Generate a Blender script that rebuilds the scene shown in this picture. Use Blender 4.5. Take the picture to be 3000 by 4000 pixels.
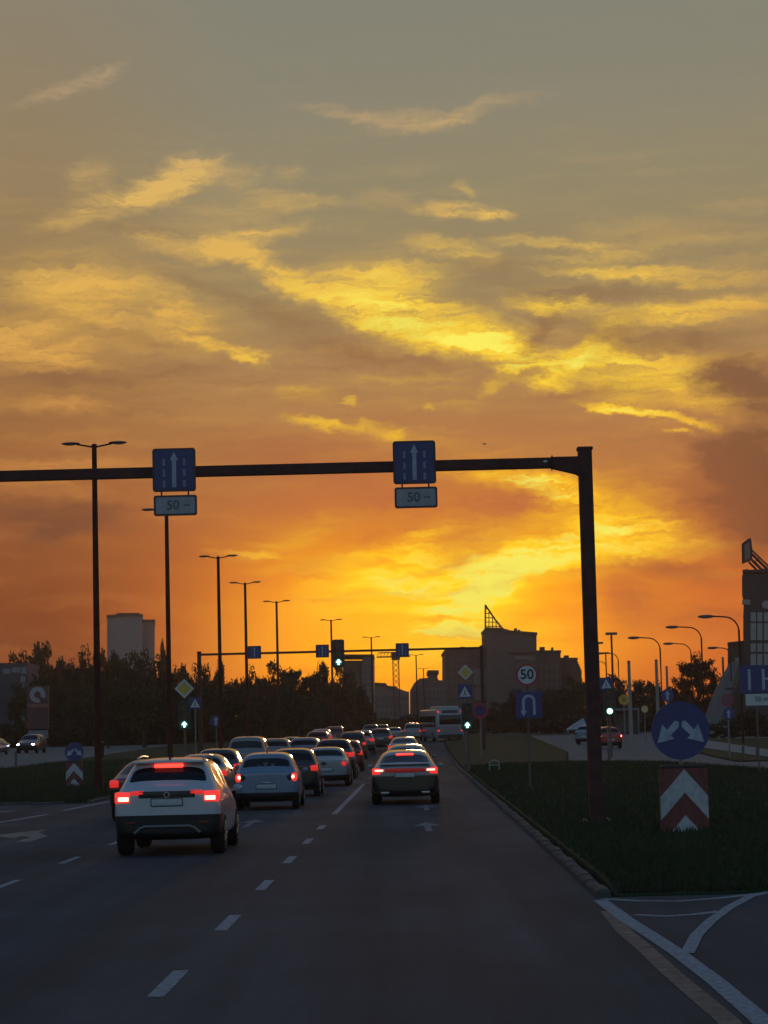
import bpy, bmesh, math, random
import numpy as np
from mathutils import Vector, Matrix, Euler

random.seed(7)
rng = np.random.default_rng(7)
scene = bpy.context.scene
for ob in list(bpy.data.objects):
    bpy.data.objects.remove(ob)
COL = scene.collection

def S(r, g, b, a=1.0):
    """sRGB bytes to linear colour"""
    f = lambda c: (c / 255 / 12.92) if c <= 10 else ((c / 255 + 0.055) / 1.055) ** 2.4
    return (f(r), f(g), f(b), a)

# ------------------------------------------------------------------ camera
EYE = 2.1
FOC = 9000.0                      # focal length for a 3000 x 4000 frame
PITCH = math.atan(840 / FOC)
ROLL = math.radians(-1.4)
cam_d = bpy.data.cameras.new('camera')
cam_d.sensor_fit = 'HORIZONTAL'
cam_d.sensor_width = 36.0
cam_d.lens = 36.0 * FOC / 3000
cam_d.clip_start = 0.3
cam_d.clip_end = 9000
cam = bpy.data.objects.new('camera', cam_d)
COL.objects.link(cam)
CAM_R = Matrix.Rotation(math.pi / 2 + PITCH, 3, 'X') @ Matrix.Rotation(ROLL, 3, 'Z')
cam.matrix_world = Matrix.Translation((0, 0, EYE)) @ CAM_R.to_4x4()
cam_d.dof.use_dof = False
scene.camera = cam

# ------------------------------------------------------------------ exposure
scene.view_settings.view_transform = 'Standard'
scene.view_settings.look = 'None'
EXPO = 1.5                        # the phone exposed for the dusk
scene.view_settings.exposure = EXPO
DIM = 2 ** -EXPO
scene.view_settings.gamma = 1.0
scene.view_settings.use_curve_mapping = False

# ------------------------------------------------------------------ sky
SUN_AZ, SUN_EL = 1.9, 2.3         # degrees, low behind the cloud and the roofs
# every cloud band: azimuth, elevation, tilt, half length, half width (degrees), strength
LIT_CLOUDS = [
(-7.88,15.76,17,1.53,0.17,0.60),(-6.66,16.19,31,0.64,0.11,0.40),(-0.86,15.19,-9,1.21,0.15,0.42),(0.89,14.96,2,1.40,0.23,0.62),(2.39,15.13,13,1.15,0.17,0.50),
(3.89,15.38,7,0.76,0.09,0.25),(-6.26,13.13,17,2.10,0.32,0.85),(-4.70,13.87,17,0.83,0.38,0.90),(-3.55,13.71,-1,0.70,0.25,0.40),(-2.25,13.72,-1,0.45,0.16,0.30),
(-7.21,13.62,39,0.70,0.38,0.30),(-2.20,13.07,-5,1.40,0.20,0.40),(-3.32,12.17,11,1.53,0.23,0.45),(-3.70,12.62,9,2.10,0.57,0.25),(1.87,12.72,-5,1.15,0.19,0.75),
(2.96,12.60,-1,0.57,0.10,0.50),(2.27,13.27,-31,0.32,0.17,0.35),(0.19,13.05,-1,1.02,0.25,0.20),(1.97,11.75,-11,1.40,0.22,0.50),(3.72,11.91,-5,1.21,0.13,0.50),
(5.51,11.65,-9,1.46,0.14,0.50),(5.18,11.41,-3,1.08,0.09,0.35),(7.24,11.91,-1,2.55,0.38,0.20),(-5.31,12.06,-19,1.02,0.25,0.45),(-4.03,11.84,-4,0.83,0.23,0.75),
(-3.20,11.73,-6,0.57,0.22,0.60),(-2.24,11.18,-28,1.21,0.28,0.95),(-0.52,10.49,-22,1.85,0.46,1.10),(1.40,9.93,-13,2.29,0.54,1.10),(2.36,9.54,-5,1.02,0.17,1.00),
(3.37,9.11,-26,1.46,0.42,1.00),(3.23,8.74,39,0.89,0.19,0.60),(0.53,11.19,-3,1.53,0.32,0.65),(-0.19,10.86,-11,1.91,0.51,0.50),(5.62,11.11,-3,1.91,0.14,0.50),
(7.84,10.88,-5,2.68,0.22,0.60),(8.12,10.05,3,2.68,0.28,0.95),(4.63,10.27,-5,1.53,0.22,0.65),(4.97,9.06,34,1.34,0.32,0.90),(6.49,8.74,-4,2.55,0.51,0.95),
(8.23,7.98,-19,1.46,0.38,0.60),(6.78,7.91,-3,1.66,0.25,0.35),(6.83,7.47,-14,1.72,0.11,1.10),(6.01,7.71,-7,0.76,0.08,0.60),(7.31,6.99,-1,0.38,0.06,0.70),
(9.02,8.82,-1,0.96,0.13,0.45),(-6.80,10.63,-13,3.06,0.89,0.60),(-7.88,11.01,-6,1.66,0.45,0.40),(-5.02,10.24,-36,0.96,0.45,0.45),(-8.84,9.63,-9,1.78,0.51,0.85),
(-3.95,9.44,-19,1.27,0.13,0.75),(-3.25,9.31,-13,0.51,0.15,0.50),(-8.03,9.13,2,1.91,0.25,0.40),(-8.23,8.06,-3,1.66,0.17,0.40),(-1.55,7.53,-9,0.89,0.14,0.75),
(-0.46,7.44,-11,0.51,0.17,0.70),(0.18,7.30,-9,0.51,0.18,0.80),(-1.98,8.27,-1,0.96,0.19,0.35),(-0.77,8.05,-1,0.19,0.08,0.40),(1.03,7.90,-1,0.25,0.09,0.35),
(-8.24,6.61,-1,2.10,0.23,0.40),(-8.56,6.11,-7,2.04,0.25,0.35),(2.90,6.15,-9,2.10,0.25,0.55),(4.04,5.86,-16,1.66,0.29,0.70),(5.86,5.16,-19,2.29,0.76,0.50),
(6.72,4.50,-11,1.91,0.45,0.45),(4.75,4.25,7,2.68,0.57,0.50),(4.14,4.90,-1,2.23,0.76,0.40),(0.35,3.92,17,3.06,0.64,0.75),(1.55,3.38,3,2.42,0.76,0.85),
(1.83,2.11,-1,2.68,0.57,0.70),(3.02,3.79,13,1.91,0.51,0.60),(2.50,3.29,9,1.02,0.29,0.90),(1.15,2.90,3,0.83,0.13,1.50),(1.58,2.43,-3,1.21,0.17,1.50),
(2.50,3.42,7,1.08,0.19,1.20),(2.03,2.54,2,0.96,0.06,0.90),(1.14,2.38,5,0.76,0.09,0.90),(2.67,2.72,7,1.15,0.25,0.60),(4.11,4.14,15,2.17,0.32,0.50),
(0.94,4.61,29,1.02,0.32,0.35),(-3.53,4.36,-4,1.40,0.08,0.40),(-2.25,4.75,19,1.78,0.25,0.30),(-1.63,4.10,9,1.91,0.19,0.30),(1.18,1.49,-1,1.27,0.38,0.50),
]
DARK_CLOUDS = [
(-2.27,10.08,-21,2.04,0.38,0.55),(0.09,9.15,-11,1.91,0.25,0.30),(-4.37,10.99,-16,1.59,0.19,0.30),(-5.88,12.38,-1,1.66,0.19,0.30),(9.18,8.18,-13,1.66,0.64,1.40),
(9.39,5.47,-41,2.04,1.46,1.40),(8.61,6.32,-21,1.27,0.51,0.80),(9.45,6.92,-1,0.96,0.38,0.60),(-0.95,5.80,7,4.08,0.76,0.65),(2.55,5.07,34,1.78,0.64,0.80),
(0.96,5.31,9,2.68,0.57,0.40),(3.20,5.50,7,1.27,0.19,0.40),(5.86,3.20,-26,1.08,0.83,0.80),(7.19,3.66,-15,1.66,0.22,0.70),(7.03,2.47,-6,2.42,0.38,0.25),
(-8.57,5.42,-5,2.17,0.45,0.80),(-8.26,4.97,14,1.27,0.28,0.80),(-6.68,5.52,-1,1.27,0.32,0.40),(-2.52,6.91,-4,3.57,0.45,0.60),(-7.62,5.72,-11,1.91,0.32,0.30),
(4.17,9.97,19,0.89,0.23,0.35),(7.15,9.41,-2,2.68,0.28,0.60),(3.83,9.48,49,1.08,0.23,0.60),(5.57,9.73,-9,1.27,0.25,0.40),(2.73,11.34,-3,1.66,0.25,0.35),
(5.60,10.61,-4,2.93,0.25,0.50),(-7.59,8.62,4,3.31,0.32,0.35),(-5.93,9.68,-11,1.27,0.15,0.40),(-8.20,10.19,-11,1.91,0.13,0.25),(5.20,8.23,5,2.04,0.19,0.40),
(0.09,9.15,-9,3.18,0.38,0.35),(-5.04,8.92,7,1.91,0.19,0.30),(1.08,2.68,2,1.27,0.05,0.35),(1.83,2.23,-1,1.02,0.05,0.30),(-0.01,4.76,19,2.68,0.25,0.35),
(4.42,3.69,9,1.91,0.09,0.30),(1.56,4.02,15,1.91,0.10,0.30),]

def build_world():
    w = bpy.data.worlds.new("World")
    scene.world = w
    w.use_nodes = True
    nt = w.node_tree
    nt.nodes.clear()
    L = nt.links
    def node(t, **k):
        n = nt.nodes.new(t)
        for a, v in k.items():
            setattr(n, a, v)
        return n
    def put(sock, v):
        if isinstance(v, bpy.types.NodeSocket):
            L.new(v, sock)
        else:
            sock.default_value = v
    def m(op, a, b=0.0, c=None, clamp=False):
        n = node('ShaderNodeMath', operation=op, use_clamp=clamp)
        put(n.inputs[0], a); put(n.inputs[1], b)
        if c is not None:
            put(n.inputs[2], c)
        return n.outputs[0]
    def vm(op, a, b):
        n = node('ShaderNodeVectorMath', operation=op)
        put(n.inputs[0], a); put(n.inputs[1], b)
        return n.outputs[1] if op == 'LENGTH' else n.outputs[0]
    def mapping(v, loc, rot, scl, typ='POINT'):
        n = node('ShaderNodeMapping', vector_type=typ)
        put(n.inputs[0], v); put(n.inputs[1], loc); put(n.inputs[2], (0, 0, rot)); put(n.inputs[3], scl)
        return n.outputs[0]
    def noise(v, scale, detail, rough=0.55, out=0):
        n = node('ShaderNodeTexNoise', noise_dimensions='3D')
        put(n.inputs['Vector'], v)
        n.inputs['Scale'].default_value = scale
        n.inputs['Detail'].default_value = detail
        n.inputs['Roughness'].default_value = rough
        return n.outputs[out]
    def mr(v, a, b, c, d, kind='SMOOTHSTEP'):
        n = node('ShaderNodeMapRange', interpolation_type=kind)
        put(n.inputs[0], v)
        for i, q in enumerate((a, b, c, d)):
            put(n.inputs[i + 1], q)
        return n.outputs[0]
    def mix(f, a, b):
        n = node('ShaderNodeMix', data_type='RGBA')
        put(n.inputs[0], f); put(n.inputs[6], a); put(n.inputs[7], b)
        return n.outputs[2]
    def ramp(v, stops):
        n = node('ShaderNodeValToRGB')
        put(n.inputs[0], v)
        e = n.color_ramp.elements
        while len(e) < len(stops):
            e.new(0.5)
        for i, (p, c) in enumerate(stops):
            e[i].position = p; e[i].color = c
        return n.outputs[0]

    tc = node('ShaderNodeTexCoord')
    sep = node('ShaderNodeSeparateXYZ')
    L.new(tc.outputs['Generated'], sep.inputs[0])
    az = m('MULTIPLY', m('ARCTAN2', sep.outputs[0], sep.outputs[1]), 57.29578)
    el = m('MULTIPLY', m('ARCSINE', sep.outputs[2]), 57.29578)
    cmb = node('ShaderNodeCombineXYZ')
    L.new(az, cmb.inputs[0]); L.new(el, cmb.inputs[1])
    P = cmb.outputs[0]

    # wind-blown warp of the cloud field
    n1 = noise(mapping(P, (3.1, 1.7, 0), 0.15, (0.55, 1.0, 1)), 0.75, 2.0, 0.5, 1)
    n2 = noise(mapping(P, (9.1, 4.3, 2), 0.1, (0.8, 1.3, 1)), 2.6, 4.0, 0.6, 1)
    w1 = vm('MULTIPLY', vm('SUBTRACT', n1, (0.5, 0.5, 0.5)), (1.0, 0.5, 0))
    w2 = vm('MULTIPLY', vm('SUBTRACT', n2, (0.5, 0.5, 0.5)), (0.8, 0.46, 0))
    n3 = noise(mapping(P, (5.5, 2.3, 4), 0.2, (0.55, 1.2, 1)), 7.5, 3.0, 0.6, 1)
    w3 = vm('MULTIPLY', vm('SUBTRACT', n3, (0.5, 0.5, 0.5)), (0.34, 0.15, 0))
    W = vm('ADD', vm('ADD', vm('ADD', P, w1), w2), w3)
    fine = noise(mapping(W, (0, 0, 5), 0.12, (0.45, 1.5, 1)), 1.5, 6.0, 0.62)
    wisp = noise(mapping(W, (2, 7, 5), 0.20, (0.24, 2.0, 1)), 2.3, 9.0, 0.66)
    streak = noise(mapping(W, (0, 0, 9), -0.12, (0.22, 2.2, 1)), 1.3, 5.0, 0.6)

    def field(table, softness):
        tot = None
        for a, e, t, l, wd, s in table:
            src = W
            if tot is not None:           # chained, so the shader keeps few values alive at once
                ch = node('ShaderNodeVectorMath', operation='MULTIPLY_ADD')
                put(ch.inputs[0], tot); put(ch.inputs[1], (1e-7, 1e-7, 0)); put(ch.inputs[2], W)
                src = ch.outputs[0]
            q = mapping(src, (a, e, 0), math.radians(t), (l * 1.3, wd * 1.65, 1), 'TEXTURE')
            r = vm('LENGTH', q, (0, 0, 0))
            b = mr(r, 1.0, softness, 0.0, s)
            tot = b if tot is None else m('ADD', tot, b)
        return tot
    lit = field(LIT_CLOUDS, 0.18)
    drk = field(DARK_CLOUDS, 0.0)

    # clear-air gradient
    e30 = m('DIVIDE', el, 30.0, clamp=True)
    far = ramp(e30, [(0.0, S(198, 92, 30)), (0.05, S(216, 106, 33)), (0.1, S(212, 108, 40)), (0.15, S(196, 108, 48)), (0.2, S(186, 116, 62)), (0.28, S(176, 130, 80)), (0.36, S(159, 135, 94)),
                     (0.44, S(148, 136, 106)), (0.52, S(138, 133, 114)), (0.6, S(132, 131, 117)), (0.85, S(124, 127, 126)), (1.0, S(122, 126, 132))])
    near = ramp(e30, [(0.0, (1.25, 0.33, 0.0, 1)), (0.06, (1.45, 0.56, 0.0, 1)), (0.12, (1.3, 0.46, 0.0, 1)), (0.17, S(250, 154, 22)), (0.22, S(216, 138, 52)),
                      (0.3, S(188, 138, 72)), (0.4, S(168, 138, 86)), (0.5, S(146, 135, 107)), (0.6, S(134, 132, 117)), (1.0, S(122, 126, 132))])
    ds = vm('LENGTH', mapping(vm('ADD', P, vm('MULTIPLY', w1, (0.8, 0.8, 0))), (SUN_AZ - 0.8, SUN_EL + 0.3, 0), math.radians(6), (1.2, 0.85, 1), 'TEXTURE'), (0, 0, 0))
    glow = mr(ds, 6.4, 0.6, 0.0, 1.0)
    base = mix(glow, far, near)
    # the left of the view sinks darker towards the horizon, the right less so
    base = mix(mr(az, -2.5, -9.0, 0.0, 0.95), base, ramp(e30, [(0, S(108, 52, 24)), (0.1, S(126, 64, 30)), (0.2, S(158, 96, 52)), (0.28, S(160, 112, 66)), (0.36, S(156, 126, 82)), (0.6, S(140, 130, 110)), (1.0, S(122, 126, 132))]))

    # thin cirrus everywhere, so the sky goes on outside the frame
    veil = mr(streak, 0.46, 0.74, 0.0, 0.45)
    veil = m('MULTIPLY', veil, mr(el, 17.0, 9.0, 0.15, 1.0))
    lit_t = m('MULTIPLY', lit, m('ADD', mr(fine, 0.32, 0.66, 0.15, 0.60, 'LINEAR'), mr(wisp, 0.36, 0.66, 0.0, 1.15, 'LINEAR')))
    lit_all = m('ADD', lit_t, m('MULTIPLY', veil, 0.45), clamp=True)
    dl = vm('LENGTH', mapping(P, (2.2, 6.0, 0), 0, (1.1, 1.0, 1), 'TEXTURE'), (0, 0, 0))
    far_lit = ramp(e30, [(0.0, S(225, 130, 60)), (0.2, S(214, 142, 72)), (0.36, S(226, 176, 84)), (0.45, S(222, 180, 100)), (0.52, S(178, 152, 118)), (1.0, S(150, 142, 130))])
    near_lit = ramp(e30, [(0.0, (1.2, 0.55, 0.01, 1)), (0.1, (1.25, 0.80, 0.012, 1)), (0.2, S(255, 186, 28)), (0.28, S(255, 208, 52)), (0.36, S(255, 212, 62)), (0.45, S(222, 180, 104)), (0.52, S(182, 154, 118)), (1.0, S(150, 142, 130))])
    lit_col = mix(mr(dl, 9.0, 2.5, 0.0, 1.0), far_lit, near_lit)
    c = mix(lit_all, base, lit_col)
    # hot cores
    core = m('MULTIPLY', m('SUBTRACT', lit_t, 0.95, clamp=True), m('MULTIPLY', mr(dl, 8.0, 2.0, 0.0, 1.0), 1.3), clamp=True)
    c = mix(core, c, S(255, 240, 95))
    # cloud bellies that the light does not reach
    drk_t = m('MULTIPLY', drk, mr(fine, 0.32, 0.64, 1.3, 0.65, 'LINEAR'), clamp=True)
    drk_all = m('ADD', drk_t, m('MULTIPLY', mr(streak, 0.5, 0.28, 0.0, 0.3), mr(el, 15.0, 8.0, 0.1, 1.0)), clamp=True)
    far_d = ramp(e30, [(0.0, S(120, 62, 38)), (0.2, S(124, 78, 52)), (0.36, S(132, 98, 70)), (0.6, S(128, 118, 104)), (1.0, S(116, 118, 122))])
    near_d = ramp(e30, [(0.0, S(225, 100, 25)), (0.1, S(214, 112, 46)), (0.2, S(186, 104, 62)), (0.3, S(160, 106, 68)), (0.4, S(140, 112, 82)), (0.6, S(128, 118, 104)), (1.0, S(116, 118, 122))])
    dn = vm('LENGTH', mapping(P, (1.0, 3.5, 0), 0, (1.0, 1.0, 1), 'TEXTURE'), (0, 0, 0))
    c = mix(m('MULTIPLY', drk_all, 0.9), c, mix(mr(dn, 9.5, 3.0, 0.0, 1.0), far_d, near_d))

    # overhead and behind the camera the clear dusk sky takes over
    sky = node('ShaderNodeTexSky', sky_type='NISHITA')
    sky.sun_disc = False
    sky.sun_elevation = math.radians(SUN_EL)
    sky.sun_rotation = math.radians(SUN_AZ)
    sky.altitude = 30
    sky.air_density = 1.1
    sky.dust_density = 0.5
    sky.ozone_density = 3.0
    bg1 = node('ShaderNodeBackground'); put(bg1.inputs[0], sky.outputs[0]); bg1.inputs[1].default_value = NISHITA
    bg2 = node('ShaderNodeBackground'); put(bg2.inputs[0], c); bg2.inputs[1].default_value = DIM
    dv = vm('LENGTH', mapping(P, (0, 0, 0), 0, (1.6, 1.0, 1), 'TEXTURE'), (0, 0, 0))
    k = mr(dv, 22.0, 60.0, 0.0, 1.0)
    ms = node('ShaderNodeMixShader')
    put(ms.inputs[0], k); L.new(bg1.outputs[0], ms.inputs[2]); L.new(bg2.outputs[0], ms.inputs[1])
    out = node('ShaderNodeOutputWorld')
    L.new(ms.outputs[0], out.inputs[0])
    w.cycles.sampling_method = 'MANUAL'
    w.cycles.sample_map_resolution = 1024
NISHITA = 0.14
build_world()

sun_d = bpy.data.lights.new('sun', 'SUN')
sun_d.energy = 0.08
sun_d.angle = math.radians(3.0)
sun_d.color = (1.0, 0.55, 0.25)
sun = bpy.data.objects.new('sun', sun_d)
COL.objects.link(sun)
_a, _e = math.radians(SUN_AZ), math.radians(SUN_EL)
SUN_DIR = Vector((math.sin(_a) * math.cos(_e), math.cos(_a) * math.cos(_e), math.sin(_e)))
sun.rotation_euler = (-SUN_DIR).to_track_quat('-Z', 'Y').to_euler()
sun.location = (0, 0, 60)

# ================================================================== helpers
def at(px, py, Y):
    """where the sight line through a spot of the frame meets the plane at distance Y"""
    d = CAM_R @ Vector(((px - 1500) / FOC, -(py - 2000) / FOC, -1))
    return Vector((0, 0, EYE)) + d * (Y / d.y)

def gz(Y):
    """the road climbs gently beyond the junction"""
    t = min(max((Y - 100) / 150, 0), 1)
    return 0.75 * t * t * (3 - 2 * t)

def ground_at(px, py):
    Y = 60.0
    d = CAM_R @ Vector(((px - 1500) / FOC, -(py - 2000) / FOC, -1))
    for _ in range(60):
        Y = 0.5 * Y + 0.5 * min(max((gz(Y) - EYE) / (d.z / d.y), 5), 1500)
    return Vector((0, 0, EYE)) + d * (Y / d.y)

def bend(Y):
    """sideways drift of the carriageway, which runs off to the right and curves further on"""
    return 0.0135 * Y + 5e-5 * max(min(Y, 360) - 90, 0) ** 2

def link(name, me, mats, parent=None, loc=None):
    o = bpy.data.objects.new(name, me)
    COL.objects.link(o)
    if mats is not None and not me.materials:
        for m in (mats if isinstance(mats, (list, tuple)) else [mats]):
            me.materials.append(m)
    if parent is not None:
        o.parent = parent
    if loc is not None:
        o.location = loc
    return o

def tag(o, label=None, cat=None, group=None, kind=None):
    if label: o['label'] = label
    if cat: o['category'] = cat
    if group: o['group'] = group
    if kind: o['kind'] = kind
    return o

def thing(name, label, cat, loc=(0, 0, 0), rz=0.0, group=None):
    o = bpy.data.objects.new(name, None)
    COL.objects.link(o)
    o.empty_display_size = 0.2
    o.location = loc
    o.rotation_euler = (0, 0, rz)
    return tag(o, label, cat, group)

class MB:
    """collects shapes and links them as one mesh object"""
    def __init__(self):
        self.bm = bmesh.new()
    def box(self, x0, x1, y0, y1, z0, z1, bev=0.0, seg=2):
        r = bmesh.ops.create_cube(self.bm, size=1)
        vs = r['verts']
        bmesh.ops.scale(self.bm, vec=(abs(x1 - x0), abs(y1 - y0), abs(z1 - z0)), verts=vs)
        bmesh.ops.translate(self.bm, vec=((x0 + x1) / 2, (y0 + y1) / 2, (z0 + z1) / 2), verts=vs)
        if bev > 0:
            es = list({e for v in vs for e in v.link_edges})
            bmesh.ops.bevel(self.bm, geom=es, offset=bev, segments=seg, affect='EDGES', profile=0.5)
        return self
    def tube(self, pts, rad, seg=10, caps=True):
        pts = [Vector(p) for p in pts]
        rad = rad if isinstance(rad, (list, tuple)) else [rad] * len(pts)
        rings = []
        for i, p in enumerate(pts):
            t = (pts[min(i + 1, len(pts) - 1)] - pts[max(i - 1, 0)]).normalized()
            u = t.cross(Vector((0, 0, 1)))
            if u.length < 1e-4:
                u = t.cross(Vector((0, 1, 0)))
            u.normalize()
            v = t.cross(u).normalized()
            rings.append([self.bm.verts.new(p + rad[i] * (math.cos(a) * u + math.sin(a) * v))
                          for a in (2 * math.pi * k / seg for k in range(seg))])
        for a, b in zip(rings, rings[1:]):
            for k in range(seg):
                self.bm.faces.new((a[k], a[(k + 1) % seg], b[(k + 1) % seg], b[k]))
        if caps:
            self.bm.faces.new(rings[0]); self.bm.faces.new(rings[-1][::-1])
        return self
    def poly(self, pts, y0, y1):
        """outline in x, z given thickness along y"""
        a = [self.bm.verts.new((x, y0, z)) for x, z in pts]
        b = [self.bm.verts.new((x, y1, z)) for x, z in pts]
        self.bm.faces.new(a); self.bm.faces.new(b[::-1])
        n = len(pts)
        for i in range(n):
            self.bm.faces.new((a[i], b[i], b[(i + 1) % n], a[(i + 1) % n]))
        return self
    def disc(self, cx, cz, r, y0, y1, seg=32, r_in=0.0):
        if r_in <= 0:
            return self.poly([(cx + r * math.cos(2 * math.pi * k / seg), cz + r * math.sin(2 * math.pi * k / seg)) for k in range(seg)], y0, y1)
        o0, o1, i0, i1 = [], [], [], []
        for k in range(seg):
            c, s = math.cos(2 * math.pi * k / seg), math.sin(2 * math.pi * k / seg)
            o0.append(self.bm.verts.new((cx + r * c, y0, cz + r * s))); o1.append(self.bm.verts.new((cx + r * c, y1, cz + r * s)))
            i0.append(self.bm.verts.new((cx + r_in * c, y0, cz + r_in * s))); i1.append(self.bm.verts.new((cx + r_in * c, y1, cz + r_in * s)))
        for k in range(seg):
            j = (k + 1) % seg
            for q in ((o0[k], o0[j], i0[j], i0[k]), (o1[k], i1[k], i1[j], o1[j]), (o0[k], o1[k], o1[j], o0[j]), (i0[k], i0[j], i1[j], i1[k])):
                self.bm.faces.new(q)
        return self
    def ball(self, c, r, seg=12, rings=8):
        res = bmesh.ops.create_uvsphere(self.bm, u_segments=seg, v_segments=rings, radius=1)
        r = r if isinstance(r, (list, tuple)) else (r, r, r)
        bmesh.ops.scale(self.bm, vec=r, verts=res['verts'])
        bmesh.ops.translate(self.bm, vec=c, verts=res['verts'])
        return self
    def wheel(self, x0, x1, y, z, r, seg=28):
        """round tyre shape on an axle along x"""
        prof = [(x0, r * 0.62), (x0, r * 0.9), (x0 + (x1 - x0) * 0.16, r), (x1 - (x1 - x0) * 0.16, r), (x1, r * 0.9), (x1, r * 0.62)]
        rings = [[self.bm.verts.new((x, y + q * math.cos(2 * math.pi * k / seg), z + q * math.sin(2 * math.pi * k / seg))) for k in range(seg)] for x, q in prof]
        for a, b in zip(rings, rings[1:]):
            for k in range(seg):
                self.bm.faces.new((a[k], a[(k + 1) % seg], b[(k + 1) % seg], b[k]))
        self.bm.faces.new(rings[0][::-1]); self.bm.faces.new(rings[-1])
        return self
    def mesh(self, name, smooth=False):
        bmesh.ops.recalc_face_normals(self.bm, faces=self.bm.faces)
        me = bpy.data.meshes.new(name)
        self.bm.to_mesh(me); self.bm.free()
        if smooth:
            for p in me.polygons:
                p.use_smooth = True
            try:
                me.set_sharp_from_angle(angle=math.radians(40))
            except Exception:
                pass
        return me
    def build(self, name, mat, parent=None, loc=None, smooth=False):
        return link(name, self.mesh(name, smooth), mat, parent, loc)

def copy_tree(o, parent=None):
    c = o.copy()
    COL.objects.link(c)
    if parent is not None:
        c.parent = parent
    for ch in o.children:
        copy_tree(ch, c)
    return c

def text_mesh(body, size, depth):
    cu = bpy.data.curves.new('lettering', 'FONT')
    cu.body = body; cu.size = size; cu.extrude = depth; cu.offset = size * 0.02
    cu.align_x = 'CENTER'; cu.align_y = 'CENTER'
    o = bpy.data.objects.new('lettering', cu)
    COL.objects.link(o)
    dg = bpy.context.evaluated_depsgraph_get()
    me = bpy.data.meshes.new_from_object(o.evaluated_get(dg))
    bpy.data.objects.remove(o)
    me.transform(Matrix.Rotation(math.pi / 2, 4, 'X'))
    return me

# ================================================================== materials
MATS = {}
def mat(name, col, rough=0.6, metal=0.0, emit=None, power=0.0, noise=0.0, scale=4.0, coat=0.0, bump=0.0, spec=0.5, col2=None, stretch=None):
    if name in MATS:
        return MATS[name]
    m = bpy.data.materials.new(name)
    m.use_nodes = True
    nt = m.node_tree
    b = nt.nodes['Principled BSDF']
    b.inputs['Base Color'].default_value = (*col[:3], 1)
    b.inputs['Roughness'].default_value = rough
    b.inputs['Metallic'].default_value = metal
    b.inputs['Coat Weight'].default_value = coat
    b.inputs['Coat Roughness'].default_value = 0.06
    b.inputs['Specular IOR Level'].default_value = spec
    if emit is not None:
        b.inputs['Emission Color'].default_value = (*emit[:3], 1)
        b.inputs['Emission Strength'].default_value = power * DIM
    if noise > 0 or bump > 0:
        tc = nt.nodes.new('ShaderNodeTexCoord')
        mp = nt.nodes.new('ShaderNodeMapping')
        mp.inputs[3].default_value = stretch or (1, 1, 1)
        n = nt.nodes.new('ShaderNodeTexNoise')
        n.inputs['Scale'].default_value = scale
        n.inputs['Detail'].default_value = 5
        n.inputs['Roughness'].default_value = 0.65
        nt.links.new(tc.outputs['Object'], mp.inputs[0])
        nt.links.new(mp.outputs[0], n.inputs['Vector'])
        if noise > 0:
            r = nt.nodes.new('ShaderNodeValToRGB')
            r.color_ramp.elements[0].position = 0.3; r.color_ramp.elements[1].position = 0.72
            lo = col2 if col2 is not None else tuple(c * (1 - noise) for c in col[:3])
            hi = tuple(min(1, c * (1 + noise * 0.6)) for c in col[:3])
            r.color_ramp.elements[0].color = (*lo[:3], 1); r.color_ramp.elements[1].color = (*hi[:3], 1)
            nt.links.new(n.outputs[0], r.inputs[0]); nt.links.new(r.outputs[0], b.inputs['Base Color'])
        if bump > 0:
            bp = nt.nodes.new('ShaderNodeBump')
            bp.inputs['Strength'].default_value = bump; bp.inputs['Distance'].default_value = 0.02
            nt.links.new(n.outputs[0], bp.inputs['Height']); nt.links.new(bp.outputs[0], b.inputs['Normal'])
    MATS[name] = m
    return m

def road_mat():
    m = bpy.data.materials.new('asphalt'); m.use_nodes = True
    nt = m.node_tree; b = nt.nodes['Principled BSDF']; L = nt.links
    def nz(scale, det, st, rot=0):
        mp = nt.nodes.new('ShaderNodeMapping'); mp.inputs[3].default_value = st; mp.inputs[2].default_value = (0, 0, rot)
        n = nt.nodes.new('ShaderNodeTexNoise'); n.inputs['Scale'].default_value = scale; n.inputs['Detail'].default_value = det; n.inputs['Roughness'].default_value = 0.6
        L.new(tc.outputs['Object'], mp.inputs[0]); L.new(mp.outputs[0], n.inputs['Vector'])
        return n.outputs[0]
    tc = nt.nodes.new('ShaderNodeTexCoord')
    worn = nz(1.0, 4, (0.9, 0.03, 1))        # wheel tracks run along the lanes
    patch = nz(0.35, 5, (1, 0.45, 1), 0.2)
    grain = nz(55, 3, (1, 1, 1))
    def ramp(f, a, b_, p=(0.3, 0.7)):
        r = nt.nodes.new('ShaderNodeValToRGB')
        r.color_ramp.elements[0].position, r.color_ramp.elements[1].position = p
        r.color_ramp.elements[0].color = a; r.color_ramp.elements[1].color = b_
        L.new(f, r.inputs[0]); return r.outputs[0]
    def mul(a, c):
        x = nt.nodes.new('ShaderNodeMix'); x.data_type = 'RGBA'; x.blend_type = 'MULTIPLY'; x.inputs[0].default_value = 1
        L.new(a, x.inputs[6]); L.new(c, x.inputs[7]); return x.outputs[2]
    c = ramp(worn, (0.042, 0.043, 0.047, 1), (0.088, 0.088, 0.094, 1))
    c = mul(c, ramp(patch, (0.62, 0.62, 0.64, 1), (1.12, 1.12, 1.12, 1)))
    c = mul(c, ramp(grain, (0.62, 0.62, 0.62, 1), (1.35, 1.35, 1.35, 1), (0.35, 0.65)))
    L.new(c, b.inputs['Base Color'])
    b.inputs['Roughness'].default_value = 0.88
    b.inputs['Specular IOR Level'].default_value = 0.10
    bp = nt.nodes.new('ShaderNodeBump'); bp.inputs['Strength'].default_value = 0.5; bp.inputs['Distance'].default_value = 0.006
    L.new(grain, bp.inputs['Height']); L.new(bp.outputs[0], b.inputs['Normal'])
    MATS['asphalt'] = m
    return m

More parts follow.
